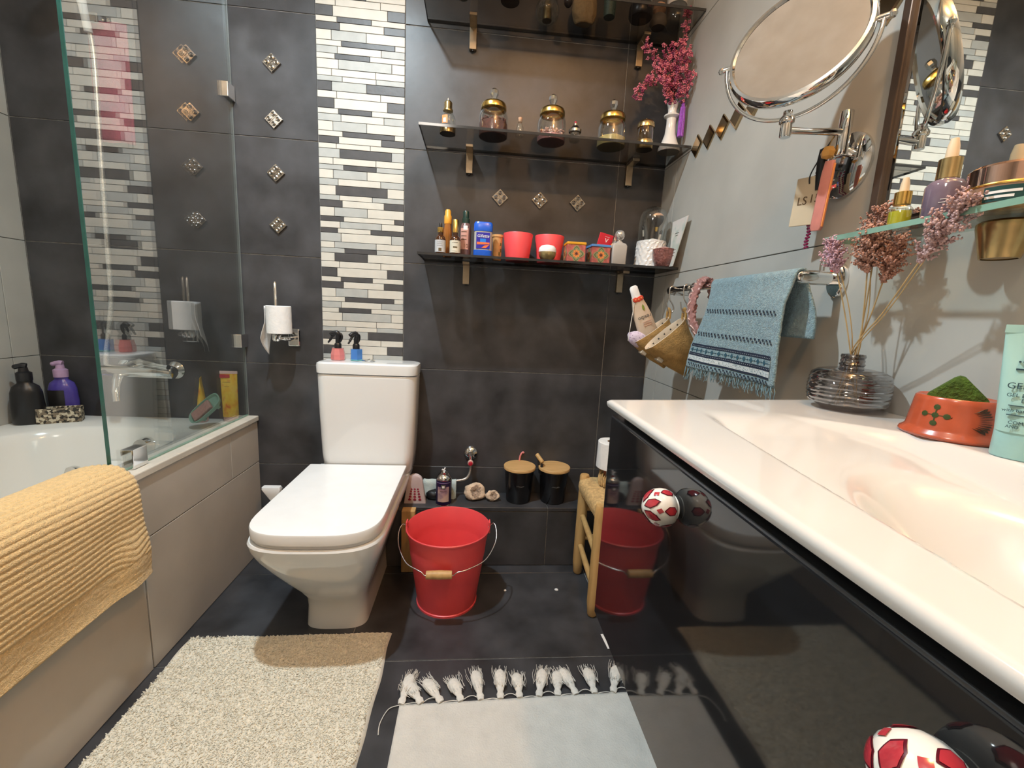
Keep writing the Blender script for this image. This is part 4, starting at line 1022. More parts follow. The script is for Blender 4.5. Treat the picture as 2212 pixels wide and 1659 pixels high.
def bumps(j, n, r, z, m, rad, name):
    items = []
    for _ in range(n):
        a = random.uniform(0, 2*PI); q = r*math.sqrt(random.random()); items.append(((q*math.cos(a), q*math.sin(a), z+random.uniform(0, 0.02)*(1-q/r*0.4)), rad*random.uniform(0.6, 1.2), 0.7))
    stuff(octas(name, items, m, j))
canister(0.039, -0.120, 'gold-lidded jar of red-brown salts with crystal knob', m_salt, 0.048, lambda j: bumps(j, 120, 0.043, 0.044, m_salt, 0.006, 'salt_lumps'))
canister(0.239, -0.117, 'gold-lidded jar of pink salt and dried petals with crystal knob', m_psalt, 0.022, lambda j: bumps(j, 170, 0.043, 0.024, m_shell, 0.0055, 'dried_petals'))
canister(0.449, -0.122, 'gold-lidded jar of yellow salt with crystal knob', m_ysalt, 0.032)
vi = thing('cork_vial', 'tiny corked glass vial between two gold-lidded jars', 'vial', (0.127, -0.150, Z2))
lathe('glass', [(0, 0.0005), (0.0125, 0.0005), (0.013, 0.003), (0.013, 0.028), (0.008, 0.040), (0.0065, 0.050), (0.0085, 0.053), (0.0065, 0.054)], g_clear, vi, 20)
lathe('cork', [(0, 0.046), (0.0062, 0.046), (0.0072, 0.059), (0, 0.060)], mat('cork', (0.50, 0.30, 0.19), 0.9, var=0.2, scale=90), vi, 16)
mi = thing('trinket_jar', 'miniature glass jar with ornate silver lid beside the yellow salt jar', 'jar', (0.315, -0.146, Z2))
lathe('glass', [(0, 0.001), (0.015, 0.001), (0.018, 0.004), (0.020, 0.018), (0.018, 0.028), (0.016, 0.031)], g_clear, mi, 24)
lathe('lid', [(0, 0.030), (0.021, 0.030), (0.021, 0.038), (0.016, 0.042), (0.010, 0.050), (0.006, 0.052), (0.006, 0.058), (0, 0.060)], m_silver, mi, 24, wob=lambda a, z: 1+0.03*math.cos(a*12))
lathe('red_bead', [(0, 0.057), (0.0045, 0.059), (0.003, 0.065), (0, 0.067)], mat('ruby_bead', (0.45, 0.05, 0.08), 0.2), mi, 12)
bj = thing('brass_jar', 'small jar with brass dome lid and brass foot near the white vase', 'jar', (0.566, -0.130, Z2))
lathe('foot', [(0, 0), (0.027, 0), (0.0285, 0.003), (0.0285, 0.027), (0.0265, 0.030), (0, 0.030)], m_brass, bj, 28)
lathe('glass', [(0.0262, 0.029), (0.0272, 0.032), (0.0272, 0.070), (0.026, 0.072)], glass('amber_glass', (0.75, 0.60, 0.38), 0.06, 0.5), bj, 28)
lathe('lid', [(0, 0.070), (0.029, 0.070), (0.029, 0.083), (0.024, 0.091), (0.012, 0.0955), (0.004, 0.097), (0.003, 0.101), (0, 0.103)], m_brass, bj, 28)
wv = thing('candlestick_vase', 'slim white ceramic vase with flared foot on the jar shelf', 'vase', (0.655, -0.128, Z2))
lathe('body', [(0, 0), (0.037, 0), (0.038, 0.004), (0.0375, 0.010), (0.027, 0.032), (0.019, 0.056), (0.016, 0.090), (0.0165, 0.108), (0.026, 0.114), (0.0265, 0.118), (0.016, 0.119), (0.014, 0.132), (0.017, 0.150), (0.020, 0.158), (0.0175, 0.158), (0.012, 0.140), (0.010, 0.10), (0, 0.10)], m_cer, wv, 36)
ts = thing('tassel', 'violet silk tassel hanging from the white vase', 'tassel', (0.682, -0.150, Z2+0.045))
m_vio = mat('violet_silk', (0.26, 0.045, 0.47), 0.55, var=0.3, scale=200, sheen=0.4)
VV = []; FF = []
lathe('skirt', [(0, 0), (0.0095, 0), (0.0095, 0.05), (0.0075, 0.092), (0.005, 0.096), (0, 0.097)], m_vio, ts, 26, wob=lambda a, z: 1+0.09*math.cos(a*13))
lathe('head', [(0, 0.094), (0.0055, 0.097), (0.006, 0.104), (0.003, 0.110), (0, 0.111)], m_vio, ts, 14)
tube('cord', cr([(0, 0, 0.11), (-0.004, 0.006, 0.116), (-0.012, 0.012, 0.114)], 4), 0.0016, m_vio, ts, 6)
# pink blossom branches
fl = thing('blossom_bunch', 'bunch of dried pink blossom branches in the white vase', 'flowers', (0.655, -0.128, Z2+0.1045))
m_stem = mat('dark_stem', (0.07, 0.045, 0.04), 0.8)
m_blos = mat('pink_blossom', (0.62, 0.18, 0.25), 0.8, var=0.35, scale=120)
m_blos2 = mat('deep_pink_blossom', (0.30, 0.05, 0.12), 0.8, var=0.3, scale=120)
TIPS = [(-0.140, -0.010, 0.055), (-0.130, 0.000, 0.235), (-0.085, -0.030, 0.160), (-0.050, -0.020, 0.215), (-0.020, -0.030, 0.230), (0.010, -0.020, 0.335), (0.020, -0.035, 0.200), (0.030, -0.060, 0.110), (-0.060, -0.040, 0.110), (0.0, -0.055, 0.175)]
for k, (x, y, z) in enumerate(TIPS):
    if k == 0: path = cr([(0, 0, 0), (-0.01, -0.005, 0.09), (-0.055, -0.010, 0.12), (-0.105, -0.010, 0.105), (x, y, z)], 7)
    else: path = cr([(0, 0, 0), (x*0.12, y*0.15, z*0.35), (x*0.5, y*0.6, z*0.70), (x, y, z)], 8)
    sp_ = tube('sprig', path, 0.0014, m_stem, fl, 5)
    for mm, nn, nm in ((m_blos, 34, 'blossoms'), (m_blos2, 16, 'deep_pink_blossoms')):  # second set of blossoms in a deeper pink, scattered at random
        it = []
        for q in range(nn):
            t = 0.50+0.50*random.random() if k else 0.58+0.42*random.random()
            p = path[min(len(path)-1, int(t*(len(path)-1)))]
            w_ = 0.016 if z < 0.3 else 0.012
            c = Vector(p)+Vector((random.uniform(-w_, w_), random.uniform(-w_, w_*0.6), random.uniform(-w_, w_)))
            if c.x+0.655 > 0.694: c.x = 0.694-0.655
            for a in range(4):
                an = a*PI/2+q; it.append((c+Vector((math.cos(an)*0.0034, random.uniform(-0.002, 0.002), math.sin(an)*0.0040)), 0.0043, 0.55))
        octas(nm, it, mm, sp_)

# lower shelf (eye level)
Z3 = SHZ[2]+0.0082
m_amb = mat('amber_bottle', (0.055, 0.018, 0.006), 0.1, var=0.2, coat=0.4)
def dropper(x, y, lab, mlab, rlab, dark):
    b = thing('dropper_bottle', lab, 'bottle', (x, y, Z3))
    lathe('bottle', [(0, 0), (0.017, 0), (0.018, 0.002), (0.018, 0.052), (0.015, 0.060), (0.0095, 0.065), (0.0095, 0.075), (0, 0.075)], m_amb, b, 26)
    arc_patch('label', 0.0184, 0.008, 0.048, -1.5, 1.5, mlab, b)
    return b
m_lab1 = mat('grey_white_label', (0.50, 0.51, 0.52), 0.6); m_lab2 = mat('cream_label', (0.66, 0.62, 0.50), 0.6)
d = dropper(-0.128, -0.145, 'amber dropper bottle with gold collar and black bulb', m_lab1, 0, True)
lathe('collar', [(0.010, 0.074), (0.0108, 0.075), (0.0108, 0.090), (0.006, 0.091), (0, 0.091)], m_gold, d, 20)
lathe('bulb', [(0, 0.090), (0.0055, 0.090), (0.0055, 0.100), (0.0035, 0.106), (0, 0.107)], m_black, d, 14)
for z in (0.041, 0.035, 0.029): scribble('lettering', 0.020, 0.001, m_ink, d, z, 0.0186, seed=int(z*1000), r=0.00025)
arc_patch('leaf_mark', 0.0187, 0.011, 0.021, -0.25, 0.3, mat('olive_print', (0.12, 0.08, 0.03), 0.6), d, 6)
d = dropper(-0.077, -0.152, 'amber bottle with tall gold pump cap and cream label', m_lab2, 0, True)
lathe('cap', [(0, 0.074), (0.0105, 0.075), (0.0105, 0.116), (0.009, 0.118), (0, 0.118)], m_gold, d, 22)
scribble('lettering', 0.019, 0.003, m_ink, d, 0.041, 0.0186, seed=4, r=0.00035); scribble('lettering', 0.018, 0.001, m_ink, d, 0.013, 0.0186, seed=6, r=0.00025)
arc_patch('leaf_mark', 0.0187, 0.023, 0.028, -0.35, 0.45, mat('olive_print', (0.12, 0.08, 0.03), 0.6), d, 6)
t = thing('oil_bottle', 'tall amber oil bottle with orange cap behind the droppers', 'bottle', (-0.108, -0.082, Z3))
lathe('bottle', [(0, 0), (0.0145, 0), (0.0155, 0.003), (0.0155, 0.085), (0.013, 0.105), (0.012, 0.115), (0, 0.115)], mat('amber_oil', (0.32, 0.11, 0.02), 0.1, var=0.15, coat=0.5), t, 24)
lathe('cap', [(0, 0.114), (0.0125, 0.115), (0.0135, 0.118), (0.0130, 0.142), (0.0105, 0.146), (0.0105, 0.158), (0.007, 0.164), (0, 0.165)], mat('orange_cap', (0.78, 0.36, 0.04), 0.35), t, 22)
t = thing('lotion_spray', 'mauve spray bottle with dark green cap and pink label', 'bottle', (-0.044, -0.095, Z3))
lathe('bottle', [(0, 0), (0.019, 0), (0.020, 0.003), (0.020, 0.095), (0.017, 0.112), (0.013, 0.119), (0, 0.119)], mat('mauve_plastic', (0.15, 0.085, 0.085), 0.2, var=0.15), t, 26)
lathe('cap', [(0, 0.118), (0.0135, 0.1185), (0.0135, 0.134), (0.0108, 0.136), (0.0108, 0.156), (0.009, 0.160), (0, 0.160)], mat('dark_green_cap', (0.010, 0.035, 0.026), 0.3), t, 22)
arc_patch('label', 0.0204, 0.028, 0.100, -0.95, 0.55, mat('salmon_label', (0.62, 0.33, 0.27), 0.5), t)
arc_patch('logo', 0.0208, 0.094, 0.108, -0.36, 0.36, m_white, t)
text('lettering', '10', 0.018, mat('brown_print', (0.16, 0.08, 0.05), 0.5), t, (0.0015, 0, 0.034), wrap=0.0208)
for z in (0.086, 0.072, 0.060): arc_patch('print_line', 0.0207, z, z+0.003, -0.8, 0.2, mat('brown_print', (0.16, 0.08, 0.05), 0.5), t, 8)

gl = thing('deodorant_stick', 'blue deodorant stick with clear body and dark blue label', 'deodorant', (0.018, -0.135, Z3))
m_blu = mat('bright_blue_plastic', (0.012, 0.10, 0.55), 0.25, var=0.1)
def ovl(hw, hd, z, e=0.55): return [(hw*math.copysign(abs(math.cos(a))**e, math.cos(a)), hd*math.copysign(abs(math.sin(a))**0.8, math.sin(a)), z) for a in [2*PI*k/36 for k in range(36)]]
loft('base', [ovl(0.0320, 0.015, 0.0), ovl(0.0325, 0.0155, 0.002), ovl(0.0325, 0.0155, 0.024), ovl(0.031, 0.0145, 0.025)], m_blu, gl)
loft('body', [ovl(0.031, 0.0145, 0.0245), ovl(0.031, 0.0145, 0.088)], mat('clear_gel', (0.42, 0.42, 0.40), 0.15, var=0.04), gl)
loft('cap', [ovl(0.0325, 0.0155, 0.0875), ovl(0.0328, 0.0158, 0.090), ovl(0.0325, 0.015, 0.112), ovl(0.029, 0.012, 0.1185), ovl(0.02, 0.006, 0.1195)], m_blu, gl)
box('label', -0.0235, 0.0235, -0.0156, -0.0144, 0.029, 0.083, mat('navy_label', (0.025, 0.02, 0.34), 0.35), gl)
box('label_glow', -0.010, 0.010, -0.0158, -0.0155, 0.050, 0.062, mat('azure_print', (0.01, 0.22, 0.75), 0.35), gl)
fromdata('label_flash', [(-0.021, -0.0160, 0.042), (0.0225, -0.0160, 0.044), (0.0225, -0.0160, 0.050), (-0.021, -0.0160, 0.051), (-0.006, -0.0160, 0.031), (0.010, -0.0160, 0.031), (0.0225, -0.0160, 0.043), (0.006, -0.0160, 0.040)], [(0, 1, 2, 3), (4, 5, 6, 7)], mat('orange_flash', (0.80, 0.16, 0.04), 0.4), gl)
text('lettering', 'Gillette', 0.0150, m_white, gl, (0.0, -0.0160, 0.0665), shear=0.25, ext=0.0004, sx=0.92)
box('dial', -0.012, 0.012, -0.0162, -0.0154, 0.0, 0.006, m_silver, gl)
cu = thing('floral_beaker', 'peach beaker with leaf decoration behind the blue deodorant', 'cup', (0.071, -0.080, Z3))
lathe('cup', [(0, 0), (0.015, 0), (0.0155, 0.003), (0.016, 0.05), (0.0185, 0.080), (0.0205, 0.081), (0.0205, 0.089), (0.017, 0.089), (0.015, 0.06), (0, 0.02)], mat('peach_ceramic', (0.66, 0.36, 0.14), 0.4, var=0.15, scale=40), cu, 26)
for a, z in ((0.5, 0.016), (0.85, 0.028), (0.75, 0.050)): arc_patch('leaf', 0.0168, z, z+0.012, a-0.22, a+0.22, mat('olive_leaf', (0.16, 0.14, 0.03), 0.6), cu, 5)
m_pot = mat('coral_red_ceramic', (0.80, 0.075, 0.085), 0.4, var=0.03)
def red_pot(x, y, lab):
    p = thing('flower_pot', lab, 'pot', (x, y, Z3), group='coral red pots')
    lathe('pot', [(0, 0), (0.041, 0), (0.042, 0.002), (0.0435, 0.012), (0.0435, 0.013), (0.0535, 0.094), (0.0525, 0.096), (0.0505, 0.094), (0.0405, 0.012), (0, 0.012)], m_pot, p, 44)
red_pot(0.145, -0.085, 'coral red tapered pot standing free beside the blue deodorant'); red_pot(0.261, -0.080, 'coral red tapered pot behind the white-lidded cream jar')
cj = thing('cream_jar', 'round cream jar with white lid and gold base in front of a red pot', 'jar', (0.243, -0.160, Z3))
lathe('base', [(0, 0), (0.016, 0), (0.022, 0.004), (0.029, 0.016), (0.0305, 0.027), (0.030, 0.029), (0, 0.029)], mat('champagne_foil', (0.46, 0.36, 0.16), 0.3, 0.8, var=0.3, scale=60, bump=0.4, bscale=50), cj, 34)
lathe('lid', [(0, 0.0285), (0.0305, 0.0285), (0.031, 0.032), (0.029, 0.043), (0.022, 0.050), (0.010, 0.053), (0, 0.0535)], m_plw, cj, 34)
def tin(x, y, lab, mlid, closed, rot):
    p = thing('patterned_tin', lab, 'tin', (x, y, Z3), (0, 0, rot), 'square folk pattern tins')
    mr = mat('tin_red_print', (0.42, 0.11, 0.09), 0.4, var=0.35, scale=80)
    if closed: box('body', -0.033, 0.033, -0.033, 0.033, 0, 0.061, mr, p, 0.002)
    else:
        for x0, x1, y0, y1 in ((-0.033, 0.033, -0.033, -0.031), (-0.033, 0.033, 0.031, 0.033), (-0.033, -0.031, -0.031, 0.031), (0.031, 0.033, -0.031, 0.031)): box('side', x0, x1, y0, y1, 0, 0.059, mr, p)
        box('bottom', -0.031, 0.031, -0.031, 0.031, 0, 0.002, mr, p)
    for face in (0, 1):
        fp = bpy.data.objects.new('front_print' if not face else 'side_print', None)
        par = p
        def star(n, r0, r1, z, yy, m, nm, ph=0.0):
            V = [(0, yy, z)]; N = n*4
            for k in range(N):
                a = 2*PI*k/N+ph; r = r0+(r1-r0)*(0.5+0.5*math.cos(n*(a-ph))); V.append((r*math.cos(a), yy, z+r*math.sin(a)))
            V2 = [(v[0], yy+0.0006, v[2]) for v in V[1:]]
            b = len(V); V += V2
            Fc = [(0, 1+k, 1+(k+1) % N) for k in range(N)]+[(1+k, 1+(k+1) % N, b+(k+1) % N, b+k) for k in range(N)]
            o = fromdata(nm, V, Fc, m, par); o.rotation_euler = (0, 0, -PI/2*face)
        zc = 0.030
        star(4, 0.019, 0.030, zc, -0.0337, mat('sage_print', (0.25, 0.27, 0.13), 0.4), 'printed_star', PI/4*0)
        star(4, 0.015, 0.0255, zc, -0.0340, mat('dark_green_print', (0.07, 0.09, 0.04), 0.4), 'printed_star')
        star(4, 0.0135, 0.022, zc, -0.0343, mat('sage_print', (0.25, 0.27, 0.13), 0.4), 'printed_star')
        star(8, 0.010, 0.0155, zc, -0.0346, mat('orange_print2', (0.75, 0.25, 0.06), 0.4), 'printed_flower')
        star(8, 0.003, 0.0085, zc, -0.0349, mat('maroon_print', (0.10, 0.03, 0.03), 0.4), 'printed_flower', 0.39)
        bpy.data.objects.remove(fp)
    if closed: box('lid', -0.0345, 0.0345, -0.0345, 0.0345, 0.0605, 0.070, mlid, p, 0.0025)
    else:
        for x0, x1, y0, y1 in ((-0.0345, 0.0345, -0.0355, -0.0325), (-0.0345, 0.0345, 0.0325, 0.0355), (-0.0355, -0.0325, -0.0325, 0.0325), (0.0325, 0.0355, -0.0325, 0.0325)): box('rim', x0, x1, y0, y1, 0.0585, 0.0665, mlid, p, 0.001)
    return p
tin(0.345, -0.130, 'square folk pattern tin with yellow lid', mat('yellow_lid', (0.75, 0.36, 0.02), 0.4), True, 0.0)
tin(0.432, -0.128, 'open square folk pattern tin with blue rim holding brushes', mat('blue_rim', (0.10, 0.27, 0.60), 0.4), False, 0.06)
rc = thing('red_card', 'red sample card with white V standing in the blue-rimmed tin', 'card', (0.440, -0.112, Z3+0.003), (0.0, 0.22, 0))
box('card', -0.026, 0.026, -0.002, 0.002, 0.0, 0.112, mat('red_card', (0.55, 0.012, 0.03), 0.4), rc, 0.0015)
text('lettering', 'V', 0.021, m_white, rc, (0.004, -0.0023, 0.082)); scribble('lettering', 0.018, 0.0012, m_white, rc, 0.1015, None, -0.0024, 0.004, 3)
br = thing('makeup_brush', 'makeup brush with peach bristles leaning in the blue-rimmed tin', 'brush', (0.437, -0.140, Z3+0.003), (0, 0.55, 0))
tube('handle', [(0, 0, 0), (0, 0, 0.085)], [0.0035, 0.0045], m_wood, br, 10)
lathe('ferrule', [(0.0045, 0.084), (0.0062, 0.097), (0, 0.097)], m_chrome, br, 14)
lathe('bristles', [(0, 0.096), (0.0062, 0.0965), (0.0115, 0.114), (0.0105, 0.126), (0.005, 0.131), (0, 0.132)], mat('peach_bristle', (0.60, 0.36, 0.24), 0.9, var=0.2, scale=200), br, 18)
pb = thing('frosted_bottle', 'frosted glass scent bottle with clear ball stopper', 'bottle', (0.500, -0.150, Z3))
loft('bottle', [rrect(0, 0, hx, hy, rr, z, 4) for z, hx, hy, rr in ((0.0, 0.024, 0.014, 0.004), (0.002, 0.0255, 0.015, 0.005), (0.066, 0.0265, 0.0155, 0.005), (0.074, 0.022, 0.013, 0.005), (0.078, 0.010, 0.009, 0.004), (0.082, 0.008, 0.008, 0.004))], mat('frosted_glass', (0.42, 0.40, 0.37), 0.45, var=0.06, scale=20), pb)
lathe('ball_stopper', [(0, 0.080), (0.008, 0.080), (0.007, 0.085), (0.015, 0.092), (0.0185, 0.103), (0.015, 0.115), (0.008, 0.120), (0, 0.121)], mat('clear_stopper', (0.62, 0.60, 0.57), 0.06, 0.7), pb, 24)
wp = thing('white_pot', 'white ceramic pot with diamond relief holding makeup brushes', 'pot', (0.632, -0.112, Z3))
n = 48; V = []; Fc = []; nz = 24
for j in range(nz+1):
    z = 0.094*j/nz
    for k in range(n):
        a = 2*PI*k/n; rel = 0.0022*(abs(math.sin(a*9+z*105))+abs(math.sin(a*9-z*105))-1)*(1 if 1 < j < nz-1 else 0.2)
        r = 0.056-0.004*(j/nz)-rel; V.append((r*math.cos(a), r*math.sin(a), z))
for j in range(nz):
    for k in range(n): l = (k+1) % n; Fc.append((j*n+k, j*n+l, (j+1)*n+l, (j+1)*n+k))
b0 = len(V)
for r, z in ((0.049, 0.094), (0.048, 0.02), (0.001, 0.02)):
    for k in range(n): a = 2*PI*k/n; V.append((r*math.cos(a), r*math.sin(a), z))
for q, (A, B) in enumerate(((nz*n, b0), (b0, b0+n), (b0+n, b0+2*n))):
    for k in range(n): l = (k+1) % n; Fc.append((A+k, A+l, B+l, B+k))
Fc.append(tuple(range(n-1, -1, -1)))
fromdata('pot', V, Fc, m_cer, wp)
cot = blob('cotton_wad', 0.036, m_paper, wp, (0, 0, 0.086), None, 3, 0.3, 3, 2, (1.1, 1.1, 0.5))
clo = thing('glass_cloche', 'clear glass dome resting on the rim of the white diamond pot', 'cloche', (0.632, -0.112, Z3+0.0945))
lathe('dome', [(0.0505, 0.0), (0.0508, 0.003), (0.0505, 0.068), (0.047, 0.090), (0.038, 0.108), (0.024, 0.118), (0.010, 0.1225), (0, 0.123)], g_clear, clo, 44)
for dx, dy, lean, ln, col, lab, big in ((0.004, -0.010, 0.05, 0.150, 'black_bristle', 'fluffy black powder brush with tan tip in the white pot', 1), (-0.020, 0.004, -0.12, 0.115, 'black_bristle', 'thin dark makeup brush at the left of the white pot', 0), (0.010, 0.004, 0.22, 0.105, 'black_bristle', 'short white-handled brush leaning in the white pot', 0)):
    b = thing('makeup_brush', lab, 'brush', (0.632+dx, -0.112+dy, Z3+0.021), (0, lean, 0))
    if big:
        tube('handle', [(0, 0, 0), (0, 0, 0.110)], [0.003, 0.004], m_black, b, 10)
        lathe('ferrule', [(0, 0.108), (0.0045, 0.109), (0.0065, 0.124), (0, 0.125)], m_gold, b, 14)
        lathe('bristles', [(0, 0.123), (0.0065, 0.124), (0.019, 0.142), (0.0215, 0.154), (0.019, 0.162), (0, 0.163)], mat('black_bristle', (0.012, 0.010, 0.010), 0.9, var=0.3, scale=200), b, 24)
        lathe('tan_tip', [(0.019, 0.1615), (0.0185, 0.166), (0.010, 0.172), (0, 0.173)], mat('peach_bristle', (0.60, 0.36, 0.24), 0.9), b, 24)
    else:
        tube('handle', [(0, 0, 0), (0, 0, ln*0.8)], [0.003, 0.0035], m_black, b, 10)
        tube('ferrule', [(0, 0, ln*0.8), (0, 0, ln)], [0.004, 0.004], m_chrome if lean < 0 else m_white, b, 10)
        lathe('bristles', [(0, ln), (0.004, ln), (0.005, ln+0.010), (0.002, ln+0.016), (0, ln+0.017)], m_black, b, 12)
pg = thing('pink_glass_bowl', 'small smoky pink pressed glass votive in front of the white pot', 'votive', (0.655, -0.178, Z3))
lathe('bowl', [(0, 0.0), (0.024, 0.0), (0.028, 0.003), (0.036, 0.026), (0.039, 0.050), (0.040, 0.060), (0.0375, 0.060), (0.034, 0.030), (0.022, 0.008), (0, 0.008)], mat('smoky_pink_glass', (0.22, 0.085, 0.075), 0.12, var=0.35, scale=120, bump=1.0, bscale=150, coat=0.4), pg, 36, wob=lambda a, z: 1+0.02*math.sin(a*11+z*80))
lathe('votive_fill', [(0, 0.009), (0.020, 0.009), (0.030, 0.03), (0.0335, 0.048), (0.022, 0.064), (0.006, 0.070), (0, 0.070)], mat('pink_wax', (0.42, 0.26, 0.24), 0.5), pg, 28)
cd = thing('picture_card', 'pale printed card leaning on the right wall at the shelf end', 'card', (0.668, -0.222, Z3), (0, 0.115, 0))
m_prn = mat('pale_card_print', (0.60, 0.60, 0.58), 0.5)
noise_mix(m_prn, [(0.42, 0.50, 0.46), (0.60, 0.61, 0.58), (0.66, 0.62, 0.60)], 22, 0.35, 0.6)
o = fromdata('card', [(0.0, 0.025, 0), (0.0, -0.006, 0), (0.0, -0.046, 0.160), (0.0, 0.068, 0.160), (0.0022, 0.025, 0), (0.0022, -0.006, 0), (0.0022, -0.046, 0.160), (0.0022, 0.068, 0.160)], [(0, 1, 2, 3), (7, 6, 5, 4), (0, 4, 5, 1), (1, 5, 6, 2), (2, 6, 7, 3), (3, 7, 4, 0)], m_prn, cd)
for z, w_ in ((0.112, 0.03), (0.104, 0.02), (0.055, 0.035), (0.045, 0.028), (0.035, 0.022)): box('print_line', -0.0006, -0.0001, 0.012-w_/2, 0.012+w_/2, z, z+0.0015, m_silver, cd)

# keepsakes on the highest shelf
Z1 = SHZ[0]+0.0082
k = thing('bulb_jar', 'rounded clear jar with amber core on the highest shelf', 'jar', (0.21, -0.055, Z1))
lathe('glass', [(0, 0.001), (0.026, 0.001), (0.038, 0.012), (0.042, 0.035), (0.034, 0.060), (0.018, 0.078), (0.016, 0.10)], g_clear, k, 30)
lathe('amber_core', [(0, 0.002), (0.016, 0.002), (0.014, 0.05), (0.006, 0.07), (0, 0.07)], m_brass, k, 18)  # amber tone comes from this brass core inside the glass
k = thing('linen_pouch', 'small beige linen pouch on the highest shelf', 'pouch', (0.338, -0.060, Z1))
blob('sack', 0.05, mat('natural_linen', (0.40, 0.29, 0.15), 0.95, var=0.12, scale=120, bump=0.6, bscale=300), k, (0, 0, 0.045), None, 4, 0.12, 2.5, 1, (0.85, 0.55, 1.15), -0.045)
tube('drawcord', [(0.026*math.cos(a), 0.018*math.sin(a), 0.086) for a in [2*PI*i/16 for i in range(16)]], 0.002, m_straw, k, 6, True)
k = thing('green_tube', 'little speckled green tube on the highest shelf', 'tube', (0.412, -0.110, Z1))
lathe('body', [(0, 0), (0.018, 0), (0.019, 0.003), (0.021, 0.07), (0, 0.072)], mat('speckled_green', (0.05, 0.10, 0.085), 0.5, var=0.5, scale=200), k, 22)
lathe('cap', [(0, 0.0715), (0.017, 0.0715), (0.016, 0.085), (0, 0.086)], m_black, k, 20)
k = thing('dark_jar', 'dark jar with clear top on the highest shelf', 'jar', (0.516, -0.120, Z1))
lathe('jar', [(0, 0), (0.036, 0), (0.039, 0.004), (0.039, 0.030), (0.034, 0.042), (0, 0.042)], m_black, k, 30)
lathe('clear_top', [(0.034, 0.041), (0.036, 0.05), (0.030, 0.075), (0.010, 0.085), (0, 0.086)], g_clear, k, 30)
k = thing('stone_flask', 'grey and tan waisted stone flask on the highest shelf', 'flask', (0.592, -0.085, Z1))
lathe('lower', [(0, 0), (0.022, 0), (0.029, 0.012), (0.026, 0.032), (0.014, 0.042), (0, 0.042)], mat('grey_stone', (0.14, 0.125, 0.11), 0.6, var=0.2), k, 26)
lathe('upper', [(0, 0.0415), (0.014, 0.0415), (0.022, 0.052), (0.020, 0.068), (0.010, 0.076), (0, 0.077)], mat('tan_stone', (0.36, 0.21, 0.13), 0.6, var=0.2), k, 26)
k = thing('tall_glass_jar', 'tall clear jar with white lid at the wall end of the highest shelf', 'jar', (0.648, -0.095, Z1))
lathe('glass', [(0, 0.001), (0.026, 0.001), (0.032, 0.012), (0.032, 0.060), (0.030, 0.066)], g_clear, k, 28)
lathe('lid', [(0, 0.065), (0.033, 0.065), (0.033, 0.095), (0.030, 0.098), (0, 0.098)], mat('grey_white_lid', (0.45, 0.44, 0.43), 0.4), k, 28)
k = thing('glass_bauble', 'tiny dark glass bauble beside the linen pouch', 'bauble', (0.267, -0.135, Z1))
lathe('ball', [(0, 0), (0.006, 0.001), (0.013, 0.008), (0.0145, 0.015), (0.012, 0.023), (0.005, 0.028), (0, 0.029)], mat('black_glass', (0.03, 0.02, 0.018), 0.06), k, 20)
lathe('cap', [(0, 0.028), (0.004, 0.028), (0.004, 0.033), (0, 0.034)], m_brass, k, 12)
k = thing('clear_votive', 'small clear tumbler near the left end of the highest shelf', 'tumbler', (-0.074, -0.120, Z1))
lathe('glass', [(0, 0.001), (0.017, 0.001), (0.019, 0.004), (0.021, 0.05), (0.0205, 0.052)], g_clear, k, 22)
lathe('candle', [(0, 0.002), (0.0165, 0.002), (0.0175, 0.02), (0, 0.02)], mat('white_wax', (0.6, 0.58, 0.52), 0.5), k, 20)
k = thing('brown_tin', 'flat brown tin on the highest shelf', 'tin', (0.078, -0.130, Z1))
lathe('base', [(0, 0), (0.030, 0), (0.031, 0.002), (0.031, 0.02), (0, 0.02)], mat('brown_tin', (0.10, 0.045, 0.03), 0.35, 0.4), k, 28)
lathe('lid', [(0, 0.0195), (0.032, 0.0195), (0.032, 0.028), (0.030, 0.030), (0, 0.030)], mat('brown_tin', (0.10, 0.045, 0.03), 0.35, 0.4), k, 28)

# ------------------------------------------------------------------ right wall: towel rail, towel, pouches
BXr, BZ = 0.620, 1.087
rail = thing('towel_rail', 'chrome towel rail with oval wall plates on the right wall', 'towel rail', (0.66, -0.62, BZ))
def Rl(x, y, z): return (x-0.66, y+0.62, z-BZ)
tube('bar', [Rl(BXr, -0.331, BZ), Rl(BXr, -0.333, BZ), Rl(BXr, -0.901, BZ), Rl(BXr, -0.903, BZ)], [0.008, 0.0095, 0.0095, 0.008], m_chrome, rail, 16)
for y in (-0.338, -0.896):
    lp = [[Rl(XR-0.0005-t, y+0.021*s*math.cos(a), BZ-0.004+0.033*s*math.sin(a)) for a in [2*PI*k/28 for k in range(28)]] for t, s in ((0, 1), (0.007, 1), (0.011, 0.88), (0.012, 0.6))]
    loft('wall_plate', lp, m_chrome, rail)
    lp = [[Rl(x, y+hw*math.cos(a), BZ-0.001+hh*math.sin(a)) for a in [2*PI*k/20 for k in range(20)]] for x, hw, hh in ((XR-0.011, 0.008, 0.013), (0.66, 0.009, 0.014), (0.622, 0.009, 0.013), (0.613, 0.007, 0.010))]
    loft('post', lp, m_chrome, rail)
